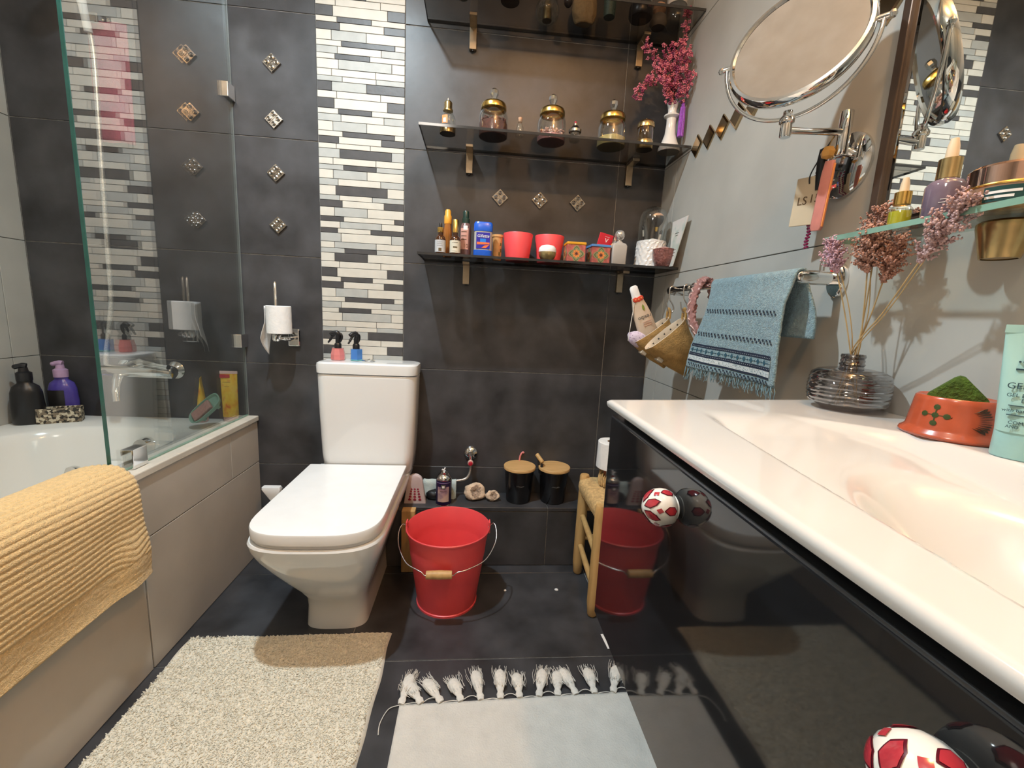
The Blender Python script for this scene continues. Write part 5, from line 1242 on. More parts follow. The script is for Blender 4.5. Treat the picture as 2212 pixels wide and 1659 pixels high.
# blue towel
m_bt = mat('blue_terry', (0.19, 0.30, 0.345), 0.95, var=0.22, scale=140, bump=0.9, bscale=330, sheen=0.3)
m_nav = mat('navy_yarn', (0.008, 0.016, 0.040), 0.9, var=0.2)
m_teal = mat('teal_yarn', (0.025, 0.085, 0.125), 0.9, var=0.15)
m_wy = mat('white_towel_yarn', (0.55, 0.60, 0.61), 0.9, var=0.1)
bt = thing('hand_towel', 'blue terry hand towel with navy woven bands and fringe on the rail', 'towel', (BXr, -0.755, BZ))
def edge_y(u, d):   # u 0 left(far) .. 1 right(near); d = drop below the bar
    l = -0.607+0.045*smooth(d/0.25)-0.006*math.sin(d*30); r = -0.901+0.004*math.sin(d*20)
    return l+(r-l)*u
def Xf(u, d): return BXr-0.0135-0.010*smooth(d/0.06)*(0.3+0.7*u)-0.010*d/0.25*math.sin(u*5.5+1)+0.0025*math.sin(u*17)*d/0.25-0.012*(1-u)*smooth((d-0.05)/0.2)
V = []; Fc = []; nu = 60
path = []
for k in range(21): path.append(('b', 0.118*(1-k/20)))
for k in range(9): path.append(('t', k/8))
for k in range(1, 41): path.append(('f', 0.218*k/40))
for i in range(nu+1):
    u = i/nu
    for kind, d in path:
        tn = 0.0012*noise.noise(Vector((u*95, d*320, 0)))+0.0009*noise.noise(Vector((u*190, d*700, 4)))
        if kind == 'f': V.append((Xf(u, d)-BXr+tn, edge_y(u, d)+0.755, -d))
        elif kind == 't':
            a = PI*d; V.append((0.0135*math.cos(a), edge_y(u, 0)+0.755, 0.0135*math.sin(a)))
        else: V.append((0.0135+0.012*smooth(d/0.07)+0.002*math.sin(u*9)*d/0.1, edge_y(u, 0)+0.755-0.020*u*smooth(d/0.1), -d))
n = len(path)
for i in range(nu):
    for j in range(n-1): a = i*n+j; Fc.append((a, a+1, a+n+1, a+n))
o = fromdata('terry', V, Fc, m_bt, bt, True); sm = o.modifiers.new('thickness', 'SOLIDIFY'); sm.thickness = 0.005; sm.offset = 0
def on_towel(u, d, off): return Vector((Xf(u, d)-BXr-off, edge_y(u, d)+0.755, -d))
def band(name, m, polys, off=0.0042):
    V = []; Fc = []
    for poly in polys:
        b = len(V)
        for u, d in poly: V.append(on_towel(u, d, off))
        Fc.append(tuple(range(b, b+len(poly))))
    return stuff(fromdata(name, V, Fc, m, bt)) if len(polys) > 40 else fromdata(name, V, Fc, m, bt)
def slope(d0, u): return d0+0.006*u
def strip(d0, d1, n=40): return [[(0.02+0.93*k/n, slope(d0, k/n)), (0.02+0.93*(k+1)/n, slope(d0, (k+1)/n)), (0.02+0.93*(k+1)/n, slope(d1, (k+1)/n)), (0.02+0.93*k/n, slope(d1, k/n))] for k in range(n)]
def tri(d0, s, n=26):
    P = []
    for k in range(n):
        u = 0.03+0.92*k/n; w_ = 0.92/n; d = slope(d0, u)
        P.append([(u, d-s), (u+w_*0.55, d-s), (u+w_*0.27, d+s*0.3)]); P.append([(u+w_*0.5, d+s), (u+w_*0.95, d+s), (u+w_*0.72, d-s*0.3)])
    return P
band('woven_triangles', m_nav, tri(0.066, 0.0048, 22)); band('woven_triangles', m_nav, tri(0.125, 0.0048, 22)); band('woven_triangles', m_nav, tri(0.207, 0.004, 24))
band('navy_band', m_nav, strip(0.1515, 0.1595)); band('navy_band', m_nav, strip(0.1750, 0.183)); band('navy_band', m_nav, strip(0.1955, 0.199))
band('plain_band', m_wy, strip(0.183, 0.195), 0.0038); band('plain_blue_band', m_bt, strip(0.160, 0.175), 0.0036)
dm = []
for k in range(13):
    u = 0.05+0.9*k/13; d = slope(0.1675, u); w_ = 0.018; dm.append([(u, d-0.0062), (u+w_, d), (u, d+0.0062), (u-w_, d)])
    u2 = u+0.45/13; d2 = slope(0.1675, u2); dm.append([(u2, d2-0.002), (u2+0.008, d2), (u2, d2+0.002), (u2-0.008, d2)])
dm += [[(a[0], a[1]) for a in q] for q in strip(0.1671, 0.1679, 20)]
band('woven_diamonds', m_teal, dm, 0.0044)
rng = random.Random(3)
dots = []
for k in range(150):
    u = 0.03+0.91*rng.random(); d = slope(0.1845+0.0095*rng.random(), u); dots.append([(u, d-0.0009), (u+0.004, d), (u, d+0.0009), (u-0.004, d)])
band('grey_weave', m_bt, dots, 0.0043)
for dd in (0.1565, 0.1788):
    band('weave_stitches', m_wy, [[(u, slope(dd, u)-0.0006), (u+0.006, slope(dd, u)-0.0006), (u+0.006, slope(dd, u)+0.0006), (u, slope(dd, u)+0.0006)] for u in [0.04+0.92*k/45 for k in range(45)]], 0.0046)
Vs = []; Fs = []
for k in range(110):
    u = k/109; base = on_towel(u, 0.217, -0.001+random.uniform(-0.002, 0.003)); ln = random.uniform(0.014, 0.030)*(1+0.5*(u < 0.08))
    dy = random.uniform(-0.006, 0.006)+(0.010 if u < 0.1 else 0)
    pts = [base+Vector((random.uniform(-0.003, 0.002)*t, dy*t+0.003*math.sin(t*6+k), -ln*t)) for t in (0, 0.35, 0.7, 1)]
    for q, p in enumerate(pts):
        b = len(Vs); r = 0.0013*(1-0.5*q/3)
        Vs += [p+Vector((r, 0, 0)), p+Vector((-r*0.5, r, 0)), p+Vector((-r*0.5, -r, 0))]
        if q:
            for a, c in ((0, 1), (1, 2), (2, 0)): Fs.append((b-3+a, b-3+c, b+c, b+a))
stuff(fromdata('fringe', Vs, Fs, mat('blue_yarn', (0.25, 0.37, 0.41), 0.95, var=0.2, scale=200), bt, True))

# S hooks and jute pouches
m_jute = mat('jute_felt', (0.42, 0.25, 0.085), 0.95, var=0.2, scale=60, bump=0.5, bscale=260)
m_lin = mat('cream_lining', (0.66, 0.55, 0.42), 0.9, var=0.05)
m_s = mat('hook_steel', (0.6, 0.58, 0.55), 0.2, 1.0)
def s_hook(y, lab, low):
    h = thing('s_hook', lab, 'hook', (BXr, y, BZ), group='s hooks on the towel rail')
    r = 0.0125
    pts = [(0.004, 0.004, -0.016), (0.0125, 0.003, -0.004)]+[(r*math.cos(a), 0.002, r*math.sin(a)) for a in [0.2, 0.9, 1.6, 2.3, 2.9]]+[(-0.0125, 0, -0.012), (-0.010, -0.002, -0.030), (0.0, -0.004, -0.046), (0.004, -0.005, -0.060), (-0.002, -0.005, -0.070), (-0.012, -0.005, -0.068), (-0.018, -0.005, -0.054), (-0.021, -0.005, -0.040)]
    tube('wire', cr(pts, 4), 0.0021, m_s, h, 8)
    return h
def pouch(y, lab, Fp, Lp, Bp, Rp, wd, seed):
    p = thing('jute_pouch', lab, 'pouch', (Lp[0], y, Lp[1]), group='jute pouches hanging from the towel rail')
    def P(q): return (q[0]-Lp[0], q[1]-Lp[1])
    f, l, b, r = P(Fp), P(Lp), P(Bp), P(Rp)
    def loop(t, wsc, inset=0.0, N=40):
        ax, az = f[0]+(b[0]-f[0])*t, f[1]+(b[1]-f[1])*t; cx_, cz_ = l[0]+(r[0]-l[0])*t, l[1]+(r[1]-l[1])*t
        bul = 0.012*math.sin(PI*t)
        mx_, mz_ = (ax+cx_)/2, (az+cz_)/2; hx, hz = (cx_-ax)/2, (cz_-az)/2; ln = math.hypot(hx, hz); k = (ln-inset)/ln
        out = []
        for i in range(N):
            a = 2*PI*i/N; c, s = math.cos(a), math.sin(a); cc = math.copysign(abs(c)**0.85, c)
            wob = 1+0.06*noise.noise(Vector((c*2, s*2, t*3+seed)))
            out.append((mx_+hx*cc*k*wob-bul*0.3*(hz/ln), (wd*wsc-inset)*s*wob, mz_+hz*cc*k*wob-bul*0.4))
        return out
    loft('bag', [loop(t, ws) for t, ws in ((0.0, 1.0), (0.03, 1.03), (0.15, 1.08), (0.35, 1.12), (0.6, 1.05), (0.85, 0.8), (0.97, 0.45), (1.0, 0.25))], m_jute, p, cap0=False)
    loft('lining', [loop(0.0, 1.0), loop(-0.004, 0.98, 0.001), loop(0.0, 1.0, 0.002), loop(0.15, 1.05, 0.003), loop(0.40, 1.1, 0.006)], m_lin, p, cap0=False)
    tube('hanging_loop', cr([(l[0]+0.002, -0.004, l[1]-0.006), (l[0]+0.002, -0.004, l[1]+0.014), (l[0]-0.002, 0.0, l[1]+0.026), (l[0]-0.003, 0.004, l[1]+0.014), (l[0]-0.002, 0.006, l[1]-0.004)], 4), 0.0042, m_jute, p, 8)
    # printed stars on the inner lining and the pale stitched tag
    for k in range(6):
        t = 0.12+k*0.15; x = f[0]+(l[0]-f[0])*t; z = f[1]+(l[1]-f[1])*t
        V = []; s5 = 0.0042
        for i in range(10):
            rr = s5 if i % 2 == 0 else s5*0.45; a = PI/2+i*PI/5; V.append((x+rr*math.cos(a)+0.003, wd*math.sin(math.acos(min(1, max(-1, 2*t-1))))*0.90+0.0, z+rr*math.sin(a)-0.010))
        V = [(v[0], v[1]-0.0035-0.004, v[2]) for v in V]
        fromdata('printed_star', V, [tuple(range(10))], m_ink, p)
    t = 0.30; x, z = f[0]+(b[0]-f[0])*t, f[1]+(b[1]-f[1])*t
    o = box('cloth_tag', -0.002, 0.016, -0.012, 0.012, -0.005, 0.006, mat('pale_tag', (0.46, 0.40, 0.31), 0.8), p, 0.001, 1, (x-0.004, -0.006, z-0.002), (0, 0.55, 0))
    return p
s_hook(-0.362, 'steel s hook at the far end of the rail holding the back pouch', 0)
s_hook(-0.455, 'steel s hook holding the front jute pouch beside the scrunchie', 0)
pouch(-0.366, 'jute pouch at the back, holding a tube and a lavender sachet', (0.498, 0.915), (0.610, 1.003), (0.612, 0.838), (0.664, 0.912), 0.034, 1)
pouch(-0.460, 'empty jute pouch in front with star print lining', (0.506, 0.904), (0.615, 1.003), (0.640, 0.826), (0.676, 0.903), 0.036, 5)
# tube stuck in the back pouch
tx = Vector((0.484, -0.366, 1.092)); tbm = Vector((0.560, -0.366, 0.925)); ax = (tx-tbm).normalized(); ln = (tx-tbm).length
e1 = Vector((0, 1, 0)); e2 = ax.cross(e1).normalized()      # e2 lies across the tube in the XZ plane
rt = thing('squeezed_tube', 'crumpled cream cosmetic tube with leaf logo sticking out of the back pouch', 'tube', tbm)
m_crm = mat('cream_tube', (0.62, 0.50, 0.38), 0.4, var=0.06, scale=20, bump=0.25, bscale=60)
lp = []
for t, w_, d_ in ((0.0, 0.030, 0.018), (0.2, 0.031, 0.018), (0.45, 0.029, 0.015), (0.62, 0.024, 0.012), (0.75, 0.018, 0.010), (0.80, 0.0165, 0.010)):
    lp.append([ax*ln*t+e2*(w_*math.cos(a))+e1*(d_*math.sin(a)) for a in [2*PI*k/28 for k in range(28)]])
loft('body', lp, m_crm, rt, ang=70)
lp = []
for t, w_, d_ in ((0.80, 0.0145, 0.009), (0.90, 0.0135, 0.008), (0.97, 0.013, 0.007), (1.0, 0.008, 0.005)):
    lp.append([ax*ln*t+e2*(w_*math.cos(a))+e1*(d_*math.sin(a))+Vector((0.006*(t-0.8), 0, 0.0)) for a in [2*PI*k/28 for k in range(28)]])
loft('white_end', lp, m_plw, rt)
m_rf = mat('red_flower_print', (0.62, 0.06, 0.03), 0.5, var=0.2, scale=200)
for k, q in enumerate((-0.010, -0.001, 0.009)):
    o = lathe('red_flower', [(0.0085, 0), (0.007, 0.002), (0, 0.0025)], m_rf, rt, 7, ax*ln*(0.765-0.01*(k == 1))+e2*q+e1*(-0.0095), (PI/2, 0, 0), smooth=False)
    lathe('flower_centre', [(0.003, 0.002), (0.002, 0.004), (0, 0.0042)], mat('orange_print', (0.80, 0.30, 0.10), 0.5), o, 6, (0, 0, 0))
# leaf and lettering: text runs across the tube, upside down
vx = -e2 if e2.x > 0 else e2; vy = -ax; vz = vx.cross(vy)
if vz.y > 0: vx = -vx; vz = vx.cross(vy)
M4 = qmat(vx, vy, vz, ax*ln*0.47+e1*(-0.0158))
o = text('lettering', 'resibo', 0.0175, mat('grey_brown_print', (0.10, 0.085, 0.07), 0.5), rt, (0, 0, 0), (0, 0, 0)); o.matrix_local = M4
lf = [(0, -0.011), (0.0035, -0.004), (0.004, 0.003), (0.0, 0.011), (-0.003, 0.003), (-0.0035, -0.004)]
o = fromdata('leaf_logo', [(a, b, 0.0) for a, b in lf]+[(a, b, -0.0008) for a, b in lf], [tuple(range(6)), tuple(range(11, 5, -1))]+[(k, (k+1) % 6, 6+(k+1) % 6, 6+k) for k in range(6)], mat('leaf_green', (0.20, 0.28, 0.04), 0.5), rt)
o.matrix_local = qmat(vx, vy, vz, ax*ln*0.60+e2*(-0.006)+e1*(-0.0142))
for k in range(3):
    o = box('print_line', -0.016, 0.012, -0.0006, 0.0006, -0.0004, 0.0004, mat('pale_red_print', (0.50, 0.22, 0.16), 0.5), rt); o.matrix_local = qmat(vx, vy, vz, ax*ln*(0.36-0.035*k)+e1*(-0.0172))
# the string and lavender sachet
ls = thing('lavender_sachet', 'lilac flowered lavender sachet at the corner of the back pouch', 'sachet', (0.518, -0.366, 0.915))
m_lav = mat('lilac_print_cotton', (0.40, 0.30, 0.46), 0.9)
noise_mix(m_lav, [(0.16, 0.11, 0.20), (0.50, 0.40, 0.55), (0.58, 0.50, 0.62)], 170, 0.15, 0.4, kind='voronoi')
blob('cushion', 0.030, m_lav, ls, (0.004, 0, 0.012), (0, 0.35, 0), 3, 0.12, 2, 4, (1.35, 0.75, 0.85))
tube('string', cr([(-0.034, -0.004, 0.008), (-0.030, -0.006, 0.07), (-0.026, -0.008, 0.130), (-0.030, -0.006, 0.150)], 5), 0.0011, m_yarn, ls, 5)

# scrunchie on the rail
sc = thing('scrunchie', 'dusty pink satin scrunchie looped over the towel rail', 'scrunchie', (BXr, -0.553, BZ))
m_sat = mat('dusty_pink_satin', (0.38, 0.17, 0.15), 0.35, var=0.2, scale=60, sheen=0.3, bump=0.3, bscale=120)
V = []; Fc = []; N = 120; n = 14
ctr = cr([(-0.010, 0.010, 0.014), (-0.022, 0.012, -0.012), (-0.026, 0.014, -0.050), (-0.024, 0.010, -0.090), (-0.014, -0.014, -0.125), (-0.004, -0.030, -0.128), (0.016, -0.022, -0.100), (0.018, -0.016, -0.060), (0.017, -0.008, -0.015), (0.010, 0.002, 0.012), (0.0, 0.006, 0.020), (-0.010, 0.010, 0.014)], 11)[:-1]
N = len(ctr)
for i, c in enumerate(ctr):
    t = (ctr[(i+1) % N]-ctr[i-1]).normalized(); a1 = t.cross(Vector((0, 1, 0.1))).normalized(); a2 = t.cross(a1)
    for k in range(n):
        a = 2*PI*k/n; r = 0.013+0.007*noise.noise(Vector((i*0.55, math.cos(a)*2, math.sin(a)*2)))
        V.append(c+(a1*math.cos(a)*r*0.55+a2*math.sin(a)*r*1.5))
for i in range(N):
    j = (i+1) % N
    for k in range(n): l = (k+1) % n; Fc.append((i*n+k, i*n+l, j*n+l, j*n+k))
fromdata('ruffle', V, Fc, m_sat, sc, True)
ed = [c+Vector((-0.007+0.004*math.sin(i*1.1), 0.004*math.sin(i*0.9), 0.003*math.cos(i*1.3))) for i, c in enumerate(ctr[:70])]
tube('pale_edge', ed, 0.0016, mat('pale_pink_edge', (0.70, 0.48, 0.43), 0.6), sc, 6)

# ------------------------------------------------------------------ wall mirror, glass shelf and its things
mm = thing('wall_mirror', 'large wall mirror with bronze edge above the basin', 'mirror', (XR-0.008, -1.40, 1.162))
m_mir = mat('mirror_silver', (0.80, 0.83, 0.81), 0.012, 1.0, var=0.01)
box('backing', -0.004, 0.007, -0.60, 0.446, 0.0, 0.95, mat('mirror_backing', (0.06, 0.045, 0.035), 0.4), mm)
box('mirror_face', -0.010, -0.004, -0.60, 0.412, 0.014, 0.95, m_mir, mm)
fromdata('bevel', [(-0.010, 0.412, 0.014), (-0.010, 0.412, 0.95), (-0.0055, 0.430, 0.95), (-0.0055, 0.430, 0.004)], [(0, 1, 2, 3)], m_mir, mm)
m_frm = mat('bronze_strip', (0.12, 0.085, 0.065), 0.3, 0.7, var=0.1)
box('edge_strip', -0.012, 0.005, 0.430, 0.446, 0.0, 0.95, m_frm, mm, 0.002)
box('edge_strip', -0.008, 0.005, -0.60, 0.430, -0.004, 0.010, m_frm, mm, 0.001)
gs = thing('mirror_shelf', 'clear glass shelf below the mirror holding cosmetics', 'shelf', (0.652, -1.25, 1.137))
box('pane', -0.052, 0.048, -0.45, 0.282, 0.0, 0.0075, glass('pale_shelf_glass', (0.90, 0.94, 0.92), 0.04, 0.25), gs)
box('polished_edge', -0.0535, -0.052, -0.45, 0.282, 0.0, 0.008, g_edge2, gs); box('polished_edge', -0.052, 0.048, 0.282, 0.2835, 0.0, 0.008, g_edge2, gs)
for y in (0.075, -0.35):
    lathe('brass_support', [(0.017, -0.048), (0.019, -0.048), (0.0275, -0.010), (0.0275, -0.004), (0.024, -0.001), (0, -0.001)], m_brass, gs, 30, (0.020, y, 0.0005))
    lathe('support_base', [(0, -0.047), (0.0175, -0.047)], m_brass, gs, 30, (0.020, y, 0.0005))
ZG = 1.137+0.0078
def serum(x, y, lab, mb, r, h, mc, rc, hc, hb, liquid=None):
    b = thing('serum_bottle', lab, 'bottle', (x, y, ZG))
    lathe('bottle', [(0, 0.0005), (r*0.93, 0.0005), (r, 0.003), (r, h*0.82), (r*0.85, h*0.93), (rc*0.95, h), (0, h)] if not liquid else [(0, 0.0005), (r*0.93, 0.0005), (r, 0.003), (r, h*0.82), (r*0.8, h*0.92), (rc*0.85, h*0.96), (rc*0.85, h+0.002)], mb, b, 28)
    if liquid: lathe('liquid', [(0, 0.002), (r*0.90, 0.002), (r*0.94, 0.004), (r*0.94, h*0.72), (0, h*0.72)], liquid, b, 26)
    lathe('collar', [(0, h-0.001), (rc, h), (rc, h+hc), (rc*0.7, h+hc+0.001), (0, h+hc+0.001)], mc, b, 26)
    lathe('rubber_bulb', [(0, h+hc), (rc*0.58, h+hc), (rc*0.52, h+hc+hb*0.6), (rc*0.35, h+hc+hb), (0, h+hc+hb)], mat('ivory_rubber', (0.72, 0.58, 0.40), 0.5), b, 20)
    return b
serum(0.640, -1.058, 'small dropper bottle of yellow serum with gold collar on the glass shelf', g_clear, 0.0145, 0.036, m_gold, 0.0105, 0.018, 0.021, mat('yellow_serum', (0.55, 0.52, 0.02), 0.15, var=0.08, emit=None))
sb2 = serum(0.636, -1.122, 'smoky violet dropper bottle with gold collar on the glass shelf', mat('violet_glass', (0.17, 0.13, 0.18), 0.08, var=0.2, scale=30, coat=0.6), 0.0215, 0.054, m_brass, 0.0125, 0.026, 0.026)
for z, w_ in ((0.020, 0.010), (0.024, 0.007)): box('print_line', -0.0219, -0.0216, -w_/2, w_/2, z, z+0.0008, m_white, sb2, 0, 1, None, (0, 0, 0.75))
cj2 = thing('cosmetic_jar', 'wide cosmetic jar with copper lid and green label on the glass shelf', 'jar', (0.645, -1.190, ZG))
lathe('pot', [(0, 0.0005), (0.034, 0.0005), (0.038, 0.003), (0.038, 0.024), (0, 0.025)], mat('bronze_cream', (0.36, 0.20, 0.12), 0.2, var=0.15, coat=0.5), cj2, 40)
lathe('gold_rim', [(0.0385, 0.0235), (0.0392, 0.025), (0.0385, 0.0265)], m_gold, cj2, 40)
lathe('lid', [(0, 0.026), (0.0385, 0.026), (0.0388, 0.046), (0.036, 0.049), (0, 0.0495)], mat('polished_copper', (0.62, 0.42, 0.34), 0.07, 1.0), cj2, 40)
lb3 = arc_patch('label', 0.0386, 0.004, 0.021, -1.45, -0.45, mat('dark_teal_label', (0.006, 0.055, 0.055), 0.4), cj2)
for z in (0.013, 0.0075): arc_patch('print_line', 0.0390, z, z+0.003, -1.40, -0.62-(0.15 if z < 0.01 else 0), m_white, cj2, 8)

# ------------------------------------------------------------------ swing-arm magnifying mirror
MC = Vector((0.551, -0.893, 1.480)); mx_ax = Vector((0.645, -0.764, 0)).normalized()
sw = thing('magnifying_mirror', 'round chrome magnifying mirror on a swing arm on the right wall', 'mirror', MC)
hn = Vector((-0.764, -0.645, 0)); tilt = 0.30
nrm = (hn*math.cos(tilt)+Vector((0, 0, 1))*math.sin(tilt)).normalized(); upv = nrm.cross(mx_ax).normalized()
if upv.z < 0: upv = -upv
vx_ = upv.cross(nrm).normalized()
MM = qmat(vx_, upv, nrm, (0, 0, 0))
o = lathe('rim', [(0.100, 0.009), (0.103, 0.013), (0.108, 0.012), (0.111, 0.006), (0.111, -0.004), (0.107, -0.011), (0.100, -0.012), (0.098, -0.006)], m_chrome, sw, 64); o.matrix_local = MM
o = lathe('mirror_face', [(0, 0.003), (0.05, 0.0042), (0.1005, 0.0085)], mat('dusty_mirror', (0.78, 0.80, 0.82), 0.10, 1.0, var=0.06, scale=30, rvar=0.06), sw, 64); o.matrix_local = MM
o = lathe('back_mirror', [(0, -0.008), (0.100, -0.008), (0.100, -0.006)], m_mir, sw, 48); o.matrix_local = MM
arc = [mx_ax*0.118*math.cos(a)+Vector((0, 0, 0.118*math.sin(a))) for a in [PI+PI*k/40 for k in range(41)]]
tube('yoke', arc, 0.0036, m_chrome, sw, 10)
for s in (-1, 1):
    tube('pivot', [mx_ax*s*0.106, mx_ax*s*0.123, mx_ax*s*0.126], [0.0045, 0.0045, 0.004], m_chrome, sw, 12)
    lathe('pivot_knob', [(0, -0.006), (0.004, -0.005), (0.0062, 0), (0.004, 0.005), (0, 0.006)], m_chrome, sw, 14, mx_ax*s*0.128)
lathe('swivel', [(0, -0.150), (0.0085, -0.150), (0.0095, -0.148), (0.0095, -0.128), (0.0125, -0.126), (0.0130, -0.120), (0.010, -0.115), (0.0075, -0.112), (0.0075, -0.106), (0, -0.106)], m_chrome, sw, 20)
tube('arm', [(0.0, 0, -0.138), (0.118, 0.004, -0.130)], 0.0062, m_chrome, sw, 12)
tube('hinge_post', [(0.118, 0.004, -0.172), (0.118, 0.004, -0.170), (0.118, 0.004, -0.095), (0.118, 0.004, -0.093)], [0.008, 0.0105, 0.0105, 0.008], m_chrome, sw, 18)
tube('wall_stem', [(0.118, 0.004, -0.160), (0.150, 0.008, -0.165)], 0.008, m_chrome, sw, 12)
lathe('wall_plate', [(0.058, 0), (0.058, 0.005), (0.052, 0.010), (0.020, 0.014), (0, 0.014)], m_chrome, sw, 40, (XR-0.0005-MC.x, -0.868-MC.y, 1.300-MC.z), (0, -PI/2, 0))
# tags hanging on the arm
def hang(name, lab, cat, loc, rot=(0, 0, 0)): return thing(name, lab, cat, loc, rot)
wt = hang('wooden_tag', 'pale wooden tag with burnt lettering hanging from the mirror arm', 'tag', (0.652, -0.850, 1.284), (0.06, 0, 0.30))
m_tag = mat('pale_plywood', (0.58, 0.46, 0.31), 0.6, var=0.08, scale=10)
box('plate', -0.0018, 0.0018, -0.031, 0.031, -0.092, 0.0, m_tag, wt, 0.001)
m_burn = mat('burnt_mark', (0.13, 0.075, 0.035), 0.8)
text('lettering', "LS", 0.022, m_burn, wt, (-0.0021, 0.012, -0.052), (PI/2, 0, -PI/2)); text('lettering', "15", 0.022, m_burn, wt, (-0.0021, -0.012, -0.050), (PI/2, 0, -PI/2))
tube('cord', cr([(-0.002, 0.004, -0.014), (-0.004, 0.004, 0.004), (0.004, -0.006, 0.040), (0.014, -0.016, 0.072)], 5), 0.0012, m_black, wt, 6)
pc = hang('nail_file', 'pink file with orange edge hanging by the wooden tag', 'file', (0.640, -0.902, 1.294), (0.06, 0, 0.3))
loft('body', [rrect(0, 0, 0.0045, hy, 0.003, z, 3) for z, hy in ((-0.122, 0.008), (-0.116, 0.011), (-0.02, 0.0105), (0.0, 0.008))], mat('rose_plastic', (0.52, 0.20, 0.17), 0.35), pc)
box('orange_edge', -0.005, -0.001, -0.0125, -0.0105, -0.116, -0.006, mat('orange_edge', (0.75, 0.28, 0.08), 0.4), pc, 0.0006)
bd_ = hang('wooden_bead', 'faceted orange wooden bead hanging from the mirror hinge', 'bead', (0.650, -0.880, 1.316))
lathe('bead', [(0, -0.012), (0.010, -0.007), (0.0125, 0.001), (0.008, 0.010), (0, 0.012)], mat('orange_wood', (0.68, 0.34, 0.08), 0.45, var=0.1), bd_, 6, smooth=False)
tube('cord', [(0, 0, 0.010), (0.008, 0, 0.034)], 0.001, m_straw, bd_, 5)
nb = hang('bead_string', 'string of magenta glass beads hanging behind the wooden tag', 'beads', (0.660, -0.848, 1.300))
m_mag = mat('magenta_beads', (0.22, 0.008, 0.07), 0.12, var=0.3, scale=300, coat=0.4)
for k in range(24):
    for s in (-1, 1):
        lathe('bead', [(0, -0.0032), (0.0026, -0.0016), (0.0030, 0), (0.0026, 0.0016), (0, 0.0032)], m_mag, nb, 8, (0.004*s*0.4, 0.0045*s+0.0018*math.sin(k), -0.150+k*0.0062))
bl = hang('black_clip', 'black hair clip hanging from the mirror hinge', 'clip', (0.655, -0.862, 1.330))
loft('clip', [rrect(0, 0, 0.004, hy, 0.0015, z, 2) for z, hy in ((-0.075, 0.003), (-0.05, 0.007), (-0.02, 0.009), (0.0, 0.006))], m_black, bl)

# ------------------------------------------------------------------ things on the basin deck
ZD = 0.8555
vs = thing('diffuser_vase', 'squat smoky glass vase with wavy ribs on the basin deck', 'vase', (0.640, -1.022, ZD))
n = 64; prof = []
for k in range(60):
    t = k/59; z = 0.002+0.068*t; r = 0.0575*(1-abs(2*t-0.92)**3.4*0.30) if t < 0.9 else None
prof = [(0.034, 0.0), (0.038, 0.002), (0.040, 0.004), (0.048, 0.009)]
for k in range(34):
    t = k/33; z = 0.012+0.046*t; r = 0.0560+0.003*math.sin(PI*t); prof.append((r, z))
prof += [(0.054, 0.062), (0.046, 0.067), (0.030, 0.070), (0.0175, 0.0715), (0.0165, 0.074), (0.0185, 0.077), (0.0165, 0.080), (0.0175, 0.083), (0.0160, 0.086), (0.0178, 0.090), (0.0165, 0.094), (0.0135, 0.094), (0.0125, 0.074)]
g_vase = glass('smoky_ribbed_glass', (0.42, 0.39, 0.40), 0.10, 0.75, 0.03, 0.25, 26.0)
lathe('glass', [(0, 0.001)]+prof, g_vase, vs, 72, wob=lambda a, z: 1+(0.011*math.sin(z*1000+1.1*math.sin(a*4+z*60)+0.6*math.sin(a*9)) if 0.010 < z < 0.062 else 0))
lathe('oil', [(0, 0.004), (0.040, 0.004), (0.047, 0.010), (0.0520, 0.022), (0, 0.022)], glass('pale_oil', (0.80, 0.78, 0.74), 0.04, 0.2), vs, 40)
m_reed = mat('dry_stem', (0.40, 0.28, 0.13), 0.8, var=0.2, scale=40)
PL = [('pale lilac dried grass plume, leftmost in the smoky vase', (0.605, -0.985, 1.118), 0.060, 0.017, (0.54, 0.35, 0.42)),
      ('tall rust brown dried grass plume at the back of the smoky vase', (0.645, -1.022, 1.155), 0.085, 0.024, (0.40, 0.22, 0.17)),
      ('russet dried grass plume in the middle of the smoky vase', (0.618, -1.040, 1.122), 0.075, 0.024, (0.46, 0.26, 0.20)),
      ('short russet dried grass plume hanging lowest in the smoky vase', (0.640, -1.060, 1.108), 0.075, 0.020, (0.44, 0.23, 0.17)),
      ('dusty pink dried grass plume leaning right out of the smoky vase', (0.600, -1.165, 1.130), 0.100, 0.023, (0.52, 0.35, 0.34))]
